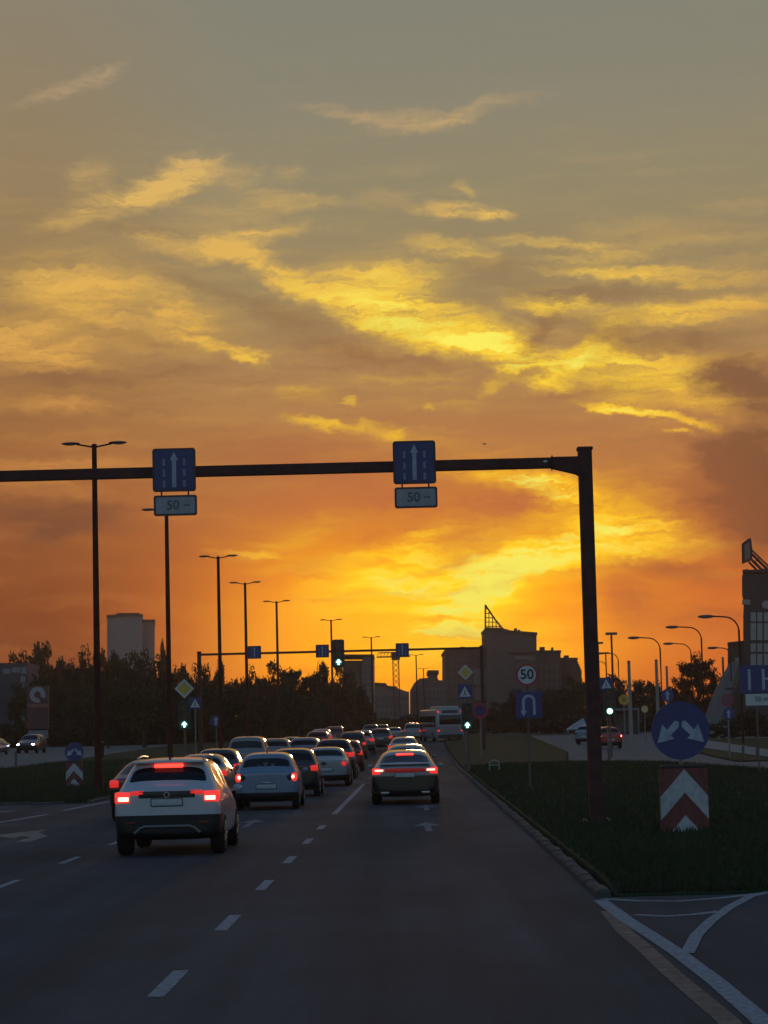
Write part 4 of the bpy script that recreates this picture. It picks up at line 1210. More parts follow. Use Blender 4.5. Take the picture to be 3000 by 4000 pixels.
# speed limit over U-turn plate on one pole: two panels of one post
def fifty(t, z, ppm):
    r = 44 / ppm
    MB().disc(0, z, r, -.014, .012, 40).build('red_ring', SIGN_RED, t)
    MB().disc(0, z, r * .80, -.019, -.012, 40).build('panel', SIGN_WHITE, t)
    link('digits', text_mesh('50', r * 1.22, .003), SIGN_BLACK, t, (0, -.022, z))
    s = 104 / ppm; zz = z - 117 / ppm
    MB().poly(rrect(s * .98, s, s * .06, 4 / ppm, zz), -.014, .012).build('turn_panel', SIGN_BLUE, t)
    w = s * .095; q = []
    for k in range(13):
        an = math.pi - math.pi * k / 12
        q.append((4 / ppm + s * .20 * math.cos(an), zz + s * .14 + s * .20 * math.sin(an)))
    pts = [(4 / ppm - s * .20, zz - s * .24)] + q + [(4 / ppm + s * .20, zz - s * .38)]
    MB().poly(path_poly(pts, w), -.019, -.012).build('turn_arrow', ARROW_GREY, t)
    MB().poly([(4 / ppm - s * .20 - s * .12, zz - s * .22), (4 / ppm - s * .20 + s * .12, zz - s * .22), (4 / ppm - s * .20, zz - s * .42)], -.0185, -.0125).build('arrow_head', ARROW_GREY, t)
pole_sign('speed_limit_sign', 'round 50 speed limit sign above a blue U-turn panel on one pole', 2058, 2636, 71, fifty, pole_r=.032, pole_mat=LAMP_GREY)

# round blue keep-either-side discs over chevron pillars
def chevron_post(label_a, label_b, px, Y, d_c, d_r, p_top, p_bot, p_w):
    """blue disc sign and the chevron pillar it stands on"""
    ppm = FOC / Y
    c = at(px, d_c, Y); zg = gz(Y) + .12
    top = at(px, p_top, Y).z; bot = at(px, p_bot, Y).z
    t = thing('marker_pillar', label_b, 'traffic marker', (c.x, Y, zg))
    w = p_w / ppm; h = top - bot; z0 = bot - zg
    # body: a shallow half round, red and white arrowheads laid over it
    def curve(u):
        return -.16 * math.sqrt(max(0, 1 - (2 * u) ** 2 * .92))
    b = MB(); n = 14
    rows = [z0, z0 + h]
    fr = [[b.bm.verts.new((w * (k / n - .5), curve(k / n - .5), z)) for k in range(n + 1)] for z in rows]
    bk = [[b.bm.verts.new((w * (k / n - .5), .03, z)) for k in range(n + 1)] for z in rows]
    for k in range(n):
        b.bm.faces.new((fr[0][k], fr[0][k + 1], fr[1][k + 1], fr[1][k])); b.bm.faces.new((bk[0][k + 1], bk[0][k], bk[1][k], bk[1][k + 1]))
        b.bm.faces.new((fr[1][k], fr[1][k + 1], bk[1][k + 1], bk[1][k])); b.bm.faces.new((fr[0][k + 1], fr[0][k], bk[0][k], bk[0][k + 1]))
    for k in (0, n):
        b.bm.faces.new((fr[0][k], fr[1][k], bk[1][k], bk[0][k]))
    b.build('body', CHEV_RED, t)
    def chev(apex, thick, clip):
        q = MB(); L = []
        for k in range(n + 1):
            u = k / n - .5
            zt = apex - abs(u) * w * 1.12
            zb = max(zt - thick, clip)
            if zt <= clip + .005: L.append(None); continue
            x = w * u * .985; y = curve(u) - .006
            L.append((q.bm.verts.new((x, y, zt)), q.bm.verts.new((x, y, zb)), q.bm.verts.new((x, y + .005, zt)), q.bm.verts.new((x, y + .005, zb))))
        for A, B in zip(L, L[1:]):
            if A and B:
                q.bm.faces.new((A[0], A[1], B[1], B[0])); q.bm.faces.new((A[2], B[2], B[3], A[3])); q.bm.faces.new((A[0], B[0], B[2], A[2])); q.bm.faces.new((A[1], A[3], B[3], B[1]))
        q.build('white_chevron', CHEV_WHITE, t)
    chev(z0 + h * .985, h * .33, z0); chev(z0 + h * .335, h * .33, z0 + .01)
    MB().box(-w * .32, w * .32, -.06, .03, -.06, z0, .01).build('foot', BLACK_MATT, t)
    MB().box(-w * .46, w * .46, -.12, .04, z0 + h, z0 + h + .06, .015).build('collar', BLACK, t)
    # the disc has its own post behind the pillar
    r = d_r / ppm; zd = c.z - zg
    s = thing('direction_sign', label_a, 'traffic sign', (c.x - .01, Y + .10, zg))
    MB().disc(0, zd, r, -.03, -.005, 48).build('panel', SIGN_BLUE, s)
    for sg in (-1, 1):
        q = [(sg * x * r, zd + z * r) for x, z in ((.05, .30), (.18, .34), (.46, .02), (.62, .22), (.80, -.42), (.22, -.28), (.34, -.16), (.05, .12))]
        MB().poly(q if sg > 0 else q[::-1], -.036, -.028).build('arrow', mat('disc arrow white', (0.34, 0.37, 0.44), .6, noise=.4, scale=5), s)
    MB().tube([(0, .04, -.05), (0, .04, zd + r * .6)], .035, 10).build('pole', GALV, s)
    return t
chevron_post('large round blue sign with two splayed white arrows at right', 'large red and white chevron pillar under the big blue disc', 2662, 41, 2853, 113, 3000, 3275, 188)
chevron_post('small round blue sign with splayed arrows on the left grass', 'small red and white chevron pillar on the left grass', 290, 89, 2937, 37, 2978, 3072, 66)

# wide blue lane sign at the right edge with white plate
def wide_sign():
    Y = 84.0; a, b = at(2886, 2600, Y), at(3130, 2706, Y)
    zg = gz(Y) + .1
    t = thing('lane_sign', 'wide blue lane sign with white plate below, cut by the right edge', 'traffic sign', (a.x, Y, zg))
    w = b.x - a.x; h = a.z - b.z; z0 = b.z - zg
    MB().poly(rrect(w, h, .05, w / 2, z0 + h / 2), -.02, .012).build('panel', SIGN_BLUE, t)
    for k in range(4):
        x = w * (.16 + .23 * k)
        MB().box(x - .05, x + .05, -.026, -.018, z0 + h * .14, z0 + h * .86).build('lane_bar', ARROW_GREY, t)
    MB().box(w * .385, w * .60, -.0255, -.0185, z0 + h * .48, z0 + h * .56).build('lane_bar', ARROW_GREY, t)
    pw = 122 * Y / FOC; pz1 = at(2900, 2708, Y).z - zg; pz0 = at(2900, 2757, Y).z - zg
    q = MB().poly(rrect(pw, pz1 - pz0, .03, w * .09 + pw / 2, (pz0 + pz1) / 2), -.02, .012).build('lower_plate', SIGN_WHITE, t)
    link('digits', text_mesh('50 m', (pz1 - pz0) * .52, .002), mat('faded print', (0.10, 0.095, 0.10), .7), q, (w * .09 + pw / 2, -.024, (pz0 + pz1) / 2))
    for x in (w * .27, w * .80):
        MB().tube([(x, .06, -.05), (x, .06, z0 + h)], .035, 8).build('pole', LAMP_GREY, t)
wide_sign()

# ---- street lamps in the median: slender tapered post, two short arms in a shallow V
def lamp_double(H):
    t = thing('street_lamp', 'lamp', 'street lamp')
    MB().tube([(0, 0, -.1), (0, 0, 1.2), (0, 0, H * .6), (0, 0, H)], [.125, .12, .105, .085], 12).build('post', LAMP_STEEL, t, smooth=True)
    MB().box(-.16, .16, -.16, .16, -.1, .5, .03).build('post_foot', LAMP_STEEL, t)
    MB().ball((0, 0, H + .02), (.10, .10, .06)).build('post_cap', LAMP_STEEL, t, smooth=True)
    for s in (-1, 1):
        ar = MB().tube([(0, 0, H - .05), (s * .25, 0, H + .0), (s * .62, 0, H + .07)], .03, 8).build('arm', LAMP_STEEL, t)
        b = MB().ball((s * .82, 0, H + .10), (.33, .12, .055), 16, 8)
        b.build('lamp_head', LAMP_GREY, t, smooth=True)
        MB().ball((s * .86, 0, H + .065), (.20, .09, .035), 14, 6).build('lamp_glass', SIGN_WHITE_DULL, t, smooth=True)
    return t
LAMP_H = 12.0
proto = lamp_double(LAMP_H)
lab = ['tallest double-armed lamp, leftmost, crossing the near gantry beam', 'second double-armed lamp from the left, its head behind the white plate',
       'third double-armed lamp from the left, just right of the tower block', 'fourth double-armed lamp from the left, over the blue sign of the far gantry',
       'fifth double-armed lamp from the left, between the two far blue signs', 'sixth double-armed lamp, right beside the far hanging green light',
       'seventh double-armed lamp, just left of the dark far sign', 'faint small double-armed lamp right of the dark far sign', 'farthest tiny double-armed lamp low beside the brown building']
for i, (px, py) in enumerate(((368, 1742), (650, 1997), (852, 2178), (957, 2280), (1080, 2352), (1293, 2424), (1450, 2491), (1625, 2560), (1654, 2612))):
    Y = 80.0
    for _ in range(30):
        h = at(px, py, Y).z - gz(Y) - .1
        Y *= (LAMP_H / h) ** .6
    o = proto if i == 0 else copy_tree(proto)
    p = at(px, py, Y)
    o.location = (p.x, Y, gz(Y) + .1)
    o.rotation_euler = (0, 0, -.03 * i)
    tag(o, lab[i], 'street lamp', 'double-armed street lamps along the median')

# ---- single-armed lamps on the right
def lamp_single(H, arm, label, px, py, Y, head=1.0, dirn=-1):
    p = at(px, py, Y)
    H = p.z - gz(Y)
    t = thing('street_lamp', label, 'street lamp', (p.x, Y, gz(Y)), 0, 'single-armed street lamps on the right')
    r = min(.55 * arm, 1.1)
    pts = [(0, 0, -.1), (0, 0, H - r)] + [(dirn * r * (1 - math.cos(a)), 0, H - r + r * math.sin(a)) for a in (math.pi / 2 * k / 7 for k in range(1, 8))] + [(dirn * arm, 0, H + .06)]
    MB().tube(pts, [.10, .075] + [.055] * 8, 10).build('post', LAMP_STEEL, t, smooth=True)
    MB().ball((dirn * (arm + .40 * head), 0, H + .05), (.62 * head, .16, .13 * head), 16, 8).build('lamp_head', LAMP_GREY, t, smooth=True)
    MB().ball((dirn * (arm + .44 * head), 0, H - .02), (.38 * head, .12, .08 * head), 12, 6).build('lamp_glass', SIGN_WHITE_DULL, t, smooth=True)
    return t
lamp_single(0, 1.9, 'curved-arm lamp with its post against the stadium corner', 2884, 2408, 165)
lamp_single(0, 2.1, 'curved-arm lamp rising out of the round tree', 2738, 2449, 200)
lamp_single(0, 2.0, 'curved-arm lamp standing alone left of the round tree', 2577, 2491, 215)
lamp_single(0, 2.0, 'lower curved-arm lamp whose post meets the left of the round tree', 2698, 2514, 248)
lamp_single(0, 1.8, 'small curved-arm lamp just right of the T-shaped one', 2414, 2552, 300)
lamp_single(0, 1.6, 'tiny curved-arm lamp nearest the gantry post', 2367, 2584, 360)
lamp_single(0, 1.4, 'short-armed lamp peeping out left of the lower stadium wall', 2852, 2531, 240)
def lamp_tee(px, py, Y, wd, label):
    p = at(px, py, Y); H = p.z - gz(Y)
    t = thing('street_lamp', label, 'street lamp', (p.x, Y, gz(Y)), 0, 'T-shaped lamps beside the gantry post')
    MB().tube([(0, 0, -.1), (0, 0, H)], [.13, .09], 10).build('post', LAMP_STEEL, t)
    MB().box(-wd / 2, wd / 2, -.18, .18, H - .06, H + .20, .05).build('lamp_head', LAMP_GREY, t, smooth=True)
lamp_tee(2388, 2478, 230, 1.15, 'T-shaped lamp with flat wide head right of the gantry post')
lamp_tee(2336, 2514, 290, 1.25, 'T-shaped lamp half hidden by the gantry post')
lamp_tee(2366, 2553, 330, 1.0, 'lower small T-shaped lamp right of the gantry post')

# pale poles on the right side
for px, top, Y, lab_ in ((2456, 2585, 190, 'pale pole beside the round amber sign'), (2563, 2580, 200, 'pale short pole left of the curved-arm lamp post'), (2823, 2570, 260, 'pale thin pole left of the stadium'), (2604, 2605, 260, 'thin pale pole behind the blue arrow sign')):
    p = at(px, top, Y)
    t = thing('pole', lab_, 'pole', (p.x, Y, gz(Y)), 0, 'pale poles on the right')
    MB().tube([(0, 0, -.1), (0, 0, p.z - gz(Y))], [.17, .12], 10).build('shaft', mat('pale pole paint', (0.24, 0.20, 0.18), .7), t)
    MB().ball((0, 0, p.z - gz(Y)), (.14, .14, .10)).build('cap', LAMP_GREY, t)

# short posts
for px, pt2, Y, lab_ in ((62, 2938, 128, 'thin dark post on the left grass edge'), (2378, 2925, 116, 'short dark post below the red car'), (2902, 2915, 118, 'thin post on the right verge, left of two'), (2957, 2925, 112, 'thin post at the right edge of the verge')):
    p = at(px, pt2, Y)
    t = thing('bollard', lab_, 'bollard', (p.x, Y, gz(Y)), 0, 'short posts along the verges')
    h = p.z - gz(Y)
    MB().tube([(0, 0, -.05), (0, 0, h)], .07, 10).build('shaft', LAMP_GREY, t)
    MB().ball((0, 0, h), (.075, .075, .05)).build('cap', LAMP_GREY, t)

# low hoop rail on the right grass
Y = 98.0; p = at(1930, 2968, Y); w = 38 * Y / FOC; h = p.z - gz(Y) - .2
t = thing('hoop_rail', 'low pale hoop rail on the right grass', 'barrier', (p.x, Y, gz(Y) + .18))
MB().tube([(-w / 2, 0, -.05), (-w / 2, 0, h - .1), (-w / 2 + .1, 0, h), (w / 2 - .1, 0, h), (w / 2, 0, h - .1), (w / 2, 0, -.05)], .025, 8).build('hoop', SIGN_WHITE_DULL, t)
MB().tube([(-w / 2, 0, h * .5), (w / 2, 0, h * .5)], .02, 8).build('cross_bar', SIGN_WHITE_DULL, t)
# litter bin beyond the left grass
p = ground_at(388, 2968); t = thing('litter_bin', 'dark upright litter bin on the left grass', 'bin', (p.x, p.y, gz(p.y) + .1))
MB().tube([(0, 0, 0), (0, 0, 1.05)], [.32, .36], 14).build('body', BLACK_MATT, t)
MB().tube([(0, 0, 1.05), (0, 0, 1.12), (0, 0, 1.25)], [.39, .39, .15], 14).build('lid', BLACK, t)
# bird over the gantry
p = at(1893, 1735, 90)
t = thing('bird', 'small dark bird flying above the near gantry', 'bird', p)
t.scale = (.38,) * 3
b = MB().ball((0, 0, 0), (.09, .18, .07), 10, 8).ball((0, -.16, .03), (.05, .06, .05), 8, 6)
for s in (-1, 1):
    v = [b.bm.verts.new(q) for q in ((s * .05, -.06, .04), (s * .20, -.03, .12), (s * .30, .06, .05), (s * .18, .08, .08), (s * .05, .08, .03))]
    b.bm.faces.new(v)
b.poly([(-.05, .0), (.05, .0), (.07, -.02), (-.07, -.02)], .14, .30)
b.build('body', BLACK_MATT, t)

# ================================================================== buildings
B_BROWN = mat('brown render', (0.090, 0.050, 0.041), .85, noise=.2, scale=.15)
B_BROWN2 = mat('brown brick', (0.076, 0.040, 0.032), .9, noise=.25, scale=.3)
B_GREY = mat('grey concrete', (0.105, 0.074, 0.068), .85, noise=.15, scale=.12)
B_PALE = mat('pale cladding', (0.15, 0.108, 0.10), .8, noise=.15, scale=.2)
B_MAUVE = mat('mauve plaster', (0.115, 0.075, 0.078), .85, noise=.2, scale=.15)
B_LIGHT = mat('light panel wall', (0.21, 0.185, 0.185), .8, noise=.12, scale=.1)
B_DARK = mat('dark roof', (0.05, 0.032, 0.03), .8)
B_PANE = mat('facade glass', (0.06, 0.055, 0.06), .2)

SKEW = {}
def block(name, pts, Y, depth, m, parent, org, bev=0):
    """a building mass: front outline at distance Y (given as seen in the frame), carried back by its depth"""
    P = [at(x, y, Y) for x, y in pts]
    b = MB().poly([(p.x - org.x, p.z - org.z) for p in P], Y - org.y, Y - org.y + depth)
    k = SKEW.get(parent.name, 0)         # walls of a building set askew to the road
    if k:
        for v in b.bm.verts:
            v.co.x += k * (v.co.y - (Y - org.y))
    return b.build(name, m, parent)

def rect(x0, x1, y0, y1=2925):
    return [(x0, y1), (x1, y1), (x1, y0), (x0, y0)]

def building(label, px, Y, cat='building', name='building'):
    p = at(px, 2850, Y)
    return thing(name, label, cat, (p.x, Y, 0)), Vector((p.x, Y, 0))

def windows(x0, x1, y0, y1, nx, ny, Y, parent, org, m=None, fill=.55, name='window'):
    for i in range(nx):
        for j in range(ny):
            xa = x0 + (x1 - x0) * (i + .5 - fill / 2) / nx; xb = x0 + (x1 - x0) * (i + .5 + fill / 2) / nx
            ya = y0 + (y1 - y0) * (j + .5 - fill / 2) / ny; yb = y0 + (y1 - y0) * (j + .5 + fill / 2) / ny
            block(name, [(xa, yb), (xb, yb), (xb, ya), (xa, ya)], Y - .06, .12, m or B_PANE, parent, org)

# centre: the large stepped building with a lattice spire
t, o = building('big stepped brown building with a pointed lattice spire under the sunset', 1990, 560, name='stepped_building')
block('wall', rect(1742, 1903, 2540), 560, 40, B_BROWN, t, o)
block('parapet', [(1738, 2546), (1905, 2538), (1905, 2528), (1738, 2536)], 559.6, 41, B_DARK, t, o)
block('tower', [(1901, 2925), (2097, 2925), (2096, 2478), (1990, 2470), (1960, 2462), (1901, 2458)], 558, 30, B_GREY, t, o)
block('tower_coping', [(1899, 2461), (1962, 2465), (1992, 2473), (2099, 2481), (2099, 2470), (1992, 2462), (1962, 2453), (1899, 2450)], 557.6, 31, B_DARK, t, o)
block('wing', rect(2097, 2190, 2548), 560, 36, B_BROWN, t, o)
block('wing_coping', rect(2096, 2192, 2540, 2550), 559.6, 37, B_DARK, t, o)
block('wing', [(2190, 2925), (2275, 2925), (2272, 2620), (2255, 2580), (2190, 2576)], 562, 36, B_BROWN2, t, o)
block('wing_coping', rect(2189, 2257, 2569, 2579), 561.6, 37, B_DARK, t, o)
block('facade_band', rect(1985, 2092, 2545, 2553), 557.5, 1, B_DARK, t, o)
block('facade_band', rect(2012, 2090, 2562, 2578), 557.6, 1, B_PALE, t, o)
block('facade_panel', rect(1850, 1946, 2612, 2675), 559.5, 1, B_PALE, t, o)
block('facade_panel', rect(1856, 1946, 2682, 2735), 559.5, 1, B_PALE, t, o)
windows(1760, 1845, 2560, 2760, 5, 7, 560, t, o, B_MAUVE)
windows(2105, 2185, 2590, 2760, 4, 5, 560, t, o, B_MAUVE)
for x0, x1, h in ((1975, 1985, 8), (2010, 2020, 12), (2024, 2032, 6), (2110, 2128, 14), (2155, 2162, 12), (2205, 2222, 10), (1800, 1815, 8)):
    yb = 2466 if x0 < 2097 else (2541 if x0 < 2190 else 2570)
    if x0 < 1900: yb = 2534
    block('roof_unit', rect(x0, x1, yb - h, yb + 4), 565, 3, B_DARK, t, o)
# spire: a triangle of struts, standing above the tower's left corner
def sp(x, y, dy): 
    p = at(x, y, 560 + dy) - o
    return (p.x, 560 + dy - o.y, p.z)
for dy in (2, 9):
    b = MB()
    b.tube([sp(1896, 2560, dy), sp(1896, 2362, dy)], .22, 6)
    b.tube([sp(1896, 2364, dy), sp(1934, 2420, dy), sp(1972, 2466, dy)], .24, 6)
    for i in range(1, 6):
        y = 2362 + 17 * i; xr = 1896 + (1972 - 1896) * (17 * i / 104) ** 1.0
        b.tube([sp(1896, y, dy), sp(xr, y, dy)], .11, 5)
    for i in range(1, 5):
        x = 1896 + 14 * i
        b.tube([sp(x, 2364 + (x - 1896) * 1.37, dy), sp(x, 2456, dy)], .11, 5)
    b.build('spire_frame', B_BROWN2, t)
b = MB()
for i in range(6):
    y = 2364 + 17 * i
    b.tube([sp(1896, y, 2), sp(1896, y, 9)], .10, 5)
    xr = 1896 + 76 * 17 * i / 104
    b.tube([sp(xr, y, 2), sp(xr, y, 9)], .10, 5)
b.build('spire_braces', B_BROWN2, t)

# lower building between the big one and the gap
t, o = building('lower mauve building with a stepped roofline left of the big brown building', 1670, 500)
block('wall', [(1606, 2925), (1748, 2925), (1748, 2660), (1712, 2656), (1706, 2632), (1680, 2630), (1676, 2648), (1640, 2650), (1618, 2668), (1606, 2690)], 500, 30, B_MAUVE, t, o)
block('roof_edge', [(1700, 2634), (1714, 2634), (1714, 2618), (1672, 2618), (1672, 2634)], 499, 20, B_DARK, t, o)
windows(1650, 1740, 2680, 2780, 6, 4, 500, t, o, B_PALE)
t, o = building('flat pale mauve building seen through the gap under the far gantry', 1530, 470)
block('wall', [(1455, 2925), (1600, 2925), (1598, 2702), (1585, 2700), (1545, 2685), (1512, 2683), (1506, 2674), (1455, 2672)], 470, 30, B_PALE, t, o)
block('roof_edge', [(1453, 2677), (1507, 2680), (1513, 2689), (1546, 2691), (1546, 2682), (1513, 2678), (1507, 2668), (1453, 2666)], 469.6, 31, B_DARK, t, o)
windows(1465, 1590, 2715, 2800, 7, 3, 470, t, o, B_MAUVE)
t, o = building('grey building with a flat roof behind the dark trees left of the gap', 1390, 400)
block('wall', rect(1340, 1458, 2580), 400, 40, B_GREY, t, o)
block('wall', rect(1415, 1459, 2562), 398, 30, B_PALE, t, o)
block('parapet', rect(1338, 1461, 2556, 2564), 397.6, 20, B_DARK, t, o)
windows(1418, 1456, 2590, 2760, 2, 7, 398, t, o, B_MAUVE)
# crane in the gap
p = at(1546, 2580, 430); zt = p.z
t = thing('tower_crane', 'thin crane with a level jib in the glowing gap', 'crane', (p.x, 430, .7))
b = MB()
for sx in (-1, 1):
    for sy in (-1, 1):
        b.tube([(sx * .55, sy * .55, -.5), (sx * .55, sy * .55, zt)], .10, 5)
n = 14
for i in range(n):
    z0, z1 = zt * i / n, zt * (i + 1) / n
    b.tube([(-.55, -.55, z0), (.55, -.55, z1)], .06, 4); b.tube([(.55, .55, z0), (-.55, .55, z1)], .06, 4)
b.build('mast', B_BROWN2, t)
b = MB()
xl, xr = at(1472, 2576, 430).x - p.x, at(1602, 2572, 430).x - p.x
b.tube([(xl, 0, zt), (xr, 0, zt)], .14, 5); b.tube([(xl * .9, 0, zt + .8), (xr * .8, 0, zt + .8)], .10, 5)
for i in range(10):
    q = xl + (xr - xl) * i / 10
    b.tube([(q, 0, zt), (q + (xr - xl) / 20, 0, zt + .8)], .06, 4)
b.build('jib', B_BROWN2, t)
MB().box(-.8, .8, -.8, .8, zt - .6, zt + .9, .1).build('cab', B_DARK, t)

# left: tower block
t, o = building('pale grey tower block with a stepped roof above the left trees', 510, 620, name='tower_block')
SKEW[t.name] = -0.10
block('wall', [(418, 2925), (560, 2925), (556, 2404), (418, 2406)], 620, 14, B_LIGHT, t, o)
block('wall', rect(558, 604, 2428), 622, 22, mat('pale panel wall', (0.18, 0.15, 0.15), .85, noise=.15, scale=.1), t, o)
block('parapet', [(416, 2412), (520, 2406), (558, 2408), (558, 2399), (520, 2396), (416, 2402)], 619.6, 15, B_DARK, t, o)
block('parapet', rect(556, 606, 2420, 2430), 621.6, 23, B_DARK, t, o)
block('stair_tower', rect(455, 545, 2394, 2402), 624, 6, B_DARK, t, o)

# filling station on the far left: totem, shop and canopy
t, o = building('pale low shop building with pale grey windows behind the left totem', 60, 300, name='shop_building')
block('wall', rect(-60, 108, 2590, 2945), 300, 10, mat('shop wall dark', (0.05, 0.05, 0.055), .8), t, o)
for x0, x1, y0, y1 in ((12, 40, 2612, 2632), (46, 78, 2606, 2628), (82, 104, 2606, 2632), (80, 98, 2640, 2665)):
    block('window', rect(x0, x1, y0, y1), 299.9, .2, mat('shop pane pale', (0.16, 0.16, 0.17), .4), t, o)  # panes of one plain pale grey
block('pilaster', rect(80, 106, 2670, 2945), 299.6, .5, mat('shop pilaster', (0.14, 0.135, 0.14), .8), t, o)
Y = 240.0; p = at(150, 2900, Y); k = Y / FOC
zz = lambda py: at(150, py, Y).z - gz(Y)
t = thing('fuel_totem', 'dark red filling station totem with a white ring emblem', 'sign', (p.x, Y, gz(Y)))
MB().box(-42 * k, 42 * k, -.25, .25, zz(2848), zz(2680), .04).build('panel', mat('totem red', (0.115, 0.034, 0.032), .7, noise=.2, scale=2), t)
MB().box(-40 * k, 40 * k, -.30, -.24, zz(2763), zz(2749), .02).build('red_band', mat('totem bright red', (0.28, 0.075, 0.06), .6), t)
MB().box(-38 * k, 38 * k, -.30, .20, zz(2885), zz(2853), .03).build('white_panel', mat('totem white', (0.16, 0.16, 0.17), .6), t)
MB().box(-30 * k, 30 * k, -.2, .2, -.1, zz(2885), .02).build('plinth', GREYP, t)
em = MB(); r1, r0 = 31 * k, 13 * k; zc_ = zz(2714)
N_ = 40; ring = []
for i in range(N_ + 1):
    a = math.radians(-30 + 320 * i / N_)
    ring.append((r1 * math.cos(a), zc_ + r1 * math.sin(a)))
for i in range(N_ + 1):
    a = math.radians(290 - 320 * i / N_)
    ring.append((r0 * math.cos(a), zc_ + r0 * math.sin(a)))
em.poly(ring, -.32, -.245)
em.build('ring_emblem', mat('emblem white', (0.30, 0.25, 0.25), .6), t)
MB().poly([(2 * k, zc_ + 3 * k), (10 * k, zc_ + 8 * k), (9 * k, zc_ - 3 * k), (21 * k, zc_ - 27 * k), (12 * k, zc_ - 29 * k)], -.30, -.246).build('emblem_stroke', mat('totem red', (0.115, 0.034, 0.032)), t)

# stadium corner on the right edge
ST_WALL = mat('stadium wall', (0.058, 0.040, 0.039), .8, noise=.2, scale=.3)
ST_PANE = mat('translucent wall panel', (0.28, 0.26, 0.23), .5, noise=.12, scale=1.5)
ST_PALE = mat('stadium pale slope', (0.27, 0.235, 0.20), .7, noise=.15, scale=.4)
t, o = building('dark stadium corner with a tilted floodlight panel on the right edge', 2960, 250, name='stadium', cat='stadium')
SKEW[t.name] = 0.17
block('wall', [(2904, 2925), (3400, 2925), (3400, 2218), (2936, 2236), (2918, 2222), (2908, 2226), (2898, 2252), (2899, 2330), (2906, 2345), (2903, 2400)], 250, 40, ST_WALL, t, o)
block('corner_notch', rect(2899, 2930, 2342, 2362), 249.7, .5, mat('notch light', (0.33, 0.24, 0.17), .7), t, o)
block('round_window', [(2994 + 18 * math.cos(a), 2362 + 16 * math.sin(a)) for a in (2 * math.pi * q / 16 for q in range(16))], 249.8, .4, ST_PANE, t, o)
block('roof_beam', [(2900, 2236), (3400, 2224), (3400, 2214), (2900, 2226)], 249.5, 42, B_DARK, t, o)
for x0, x1 in ((2932, 2953), (2958, 2978), (2984, 3004), (3010, 3030), (3036, 3056)):
    for y0, y1 in ((2392, 2427), (2434, 2500), (2513, 2546), (2554, 2598)):
        block('wall_panel', rect(x0, x1, y0, y1), 249.85, .3, ST_PANE, t, o)
block('lower_wing', [(2838, 2925), (2906, 2925), (2906, 2508), (2846, 2514), (2843, 2530)], 252, 30, mat('wing wall', (0.09, 0.062, 0.056), .8), t, o)
block('wing_roof', [(2841, 2520), (2906, 2512), (2906, 2502), (2842, 2509)], 251.6, 31, B_DARK, t, o)
block('wing_window', rect(2872, 2892, 2568, 2598), 251.8, .4, ST_PANE, t, o)
# sloping pale wall in front of the wing, leaning away as it rises
def slope():
    b = MB(); cols = []
    for xt, yt, xb, yb, yy0, yy1 in ((2849, 2590, 2752, 2802, 244, 236), (2862, 2584, 2775, 2835, 243, 233), (2886, 2584, 2836, 2840, 243, 233), (2888, 2640, 2850, 2842, 245, 236)):
        top, bot = at(xt, yt, yy0), at(xb, yb, yy1)
        mid = at((xt + xb) / 2 - 10, (yt + yb) / 2 + 3, (yy0 + yy1) / 2)
        cols.append([b.bm.verts.new(q - o) for q in (bot, mid, top)])
    for A, B in zip(cols, cols[1:]):
        for k in range(2):
            b.bm.faces.new((A[k], B[k], B[k + 1], A[k + 1]))
    r = bmesh.ops.solidify(b.bm, geom=b.bm.faces[:], thickness=.5)
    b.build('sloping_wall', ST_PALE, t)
slope()
block('ledge', rect(2832, 2872, 2686, 2694), 236, 1.0, B_DARK, t, o)
# floodlight panel with struts
block('floodlight_frame', [(2898, 2202), (2938, 2186), (2940, 2150), (2934, 2103), (2926, 2102), (2897, 2124)], 262, .7, B_DARK, t, o)
block('floodlight_panel', [(2909, 2192), (2930, 2182), (2931, 2150), (2927, 2116), (2908, 2128)], 261.8, .3, mat('floodlight face', (0.20, 0.13, 0.10), .5), t, o)
b = MB()
for (xa, ya), (xb, yb), r in (((2938, 2165), (3120, 2345), .16), ((2936, 2186), (3080, 2330), .16), ((2926, 2196), (2990, 2262), .13), ((2938, 2150), (3130, 2335), .10), ((2945, 2198), (2965, 2182), .08), ((2975, 2230), (2995, 2214), .08)):
    A, B = at(xa, ya, 263) - o, at(xb, yb, 266) - o
    b.tube([A, B], r, 6)
b.build('floodlight_struts', B_DARK, t)

# white canopy and shelter beyond the side road
p = at(2262, 2850, 235); k = 235 / FOC
t = thing('canopy_tent', 'white pointed canopy just left of the gantry post', 'tent', (p.x, 235, gz(235)))
b = MB()
zt = at(2285, 2803, 235).z - gz(235); zb = at(2225, 2852, 235).z - gz(235)
pts = [(-45 * k, 0, zb), (30 * k, -1, zb + .15), (32 * k, 3, zb + .35), (-40 * k, 3.5, zb + .1)]
ap = b.bm.verts.new((22 * k, 1.2, zt)); vs = [b.bm.verts.new(q) for q in pts]
for i in range(4): b.bm.faces.new((vs[i], vs[(i + 1) % 4], ap))
b.bm.faces.new(vs[::-1])
b.build('canopy', SIGN_WHITE_DULL, t)
for q in pts: MB().tube([(q[0] * .95, q[1], -.1), (q[0] * .95, q[1], q[2])], .05, 6).build('leg', GALV, t)
p = at(2450, 2850, 240); k = 240 / FOC
t = thing('bus_shelter', 'pale low shelter behind the side road under the amber sign', 'shelter', (p.x, 240, gz(240)))
MB().box(-50 * k, 50 * k, 0, 2.2, zz(2828) - .1, zz(2818) - .1, .03).build('roof', mat('shelter roof', (0.13, 0.12, 0.115), .7), t)
MB().box(-46 * k, 46 * k, 1.9, 2.0, 0, zz(2832) - .1, .02).build('rear_wall', mat('shelter wall', (0.10, 0.09, 0.085), .6), t)
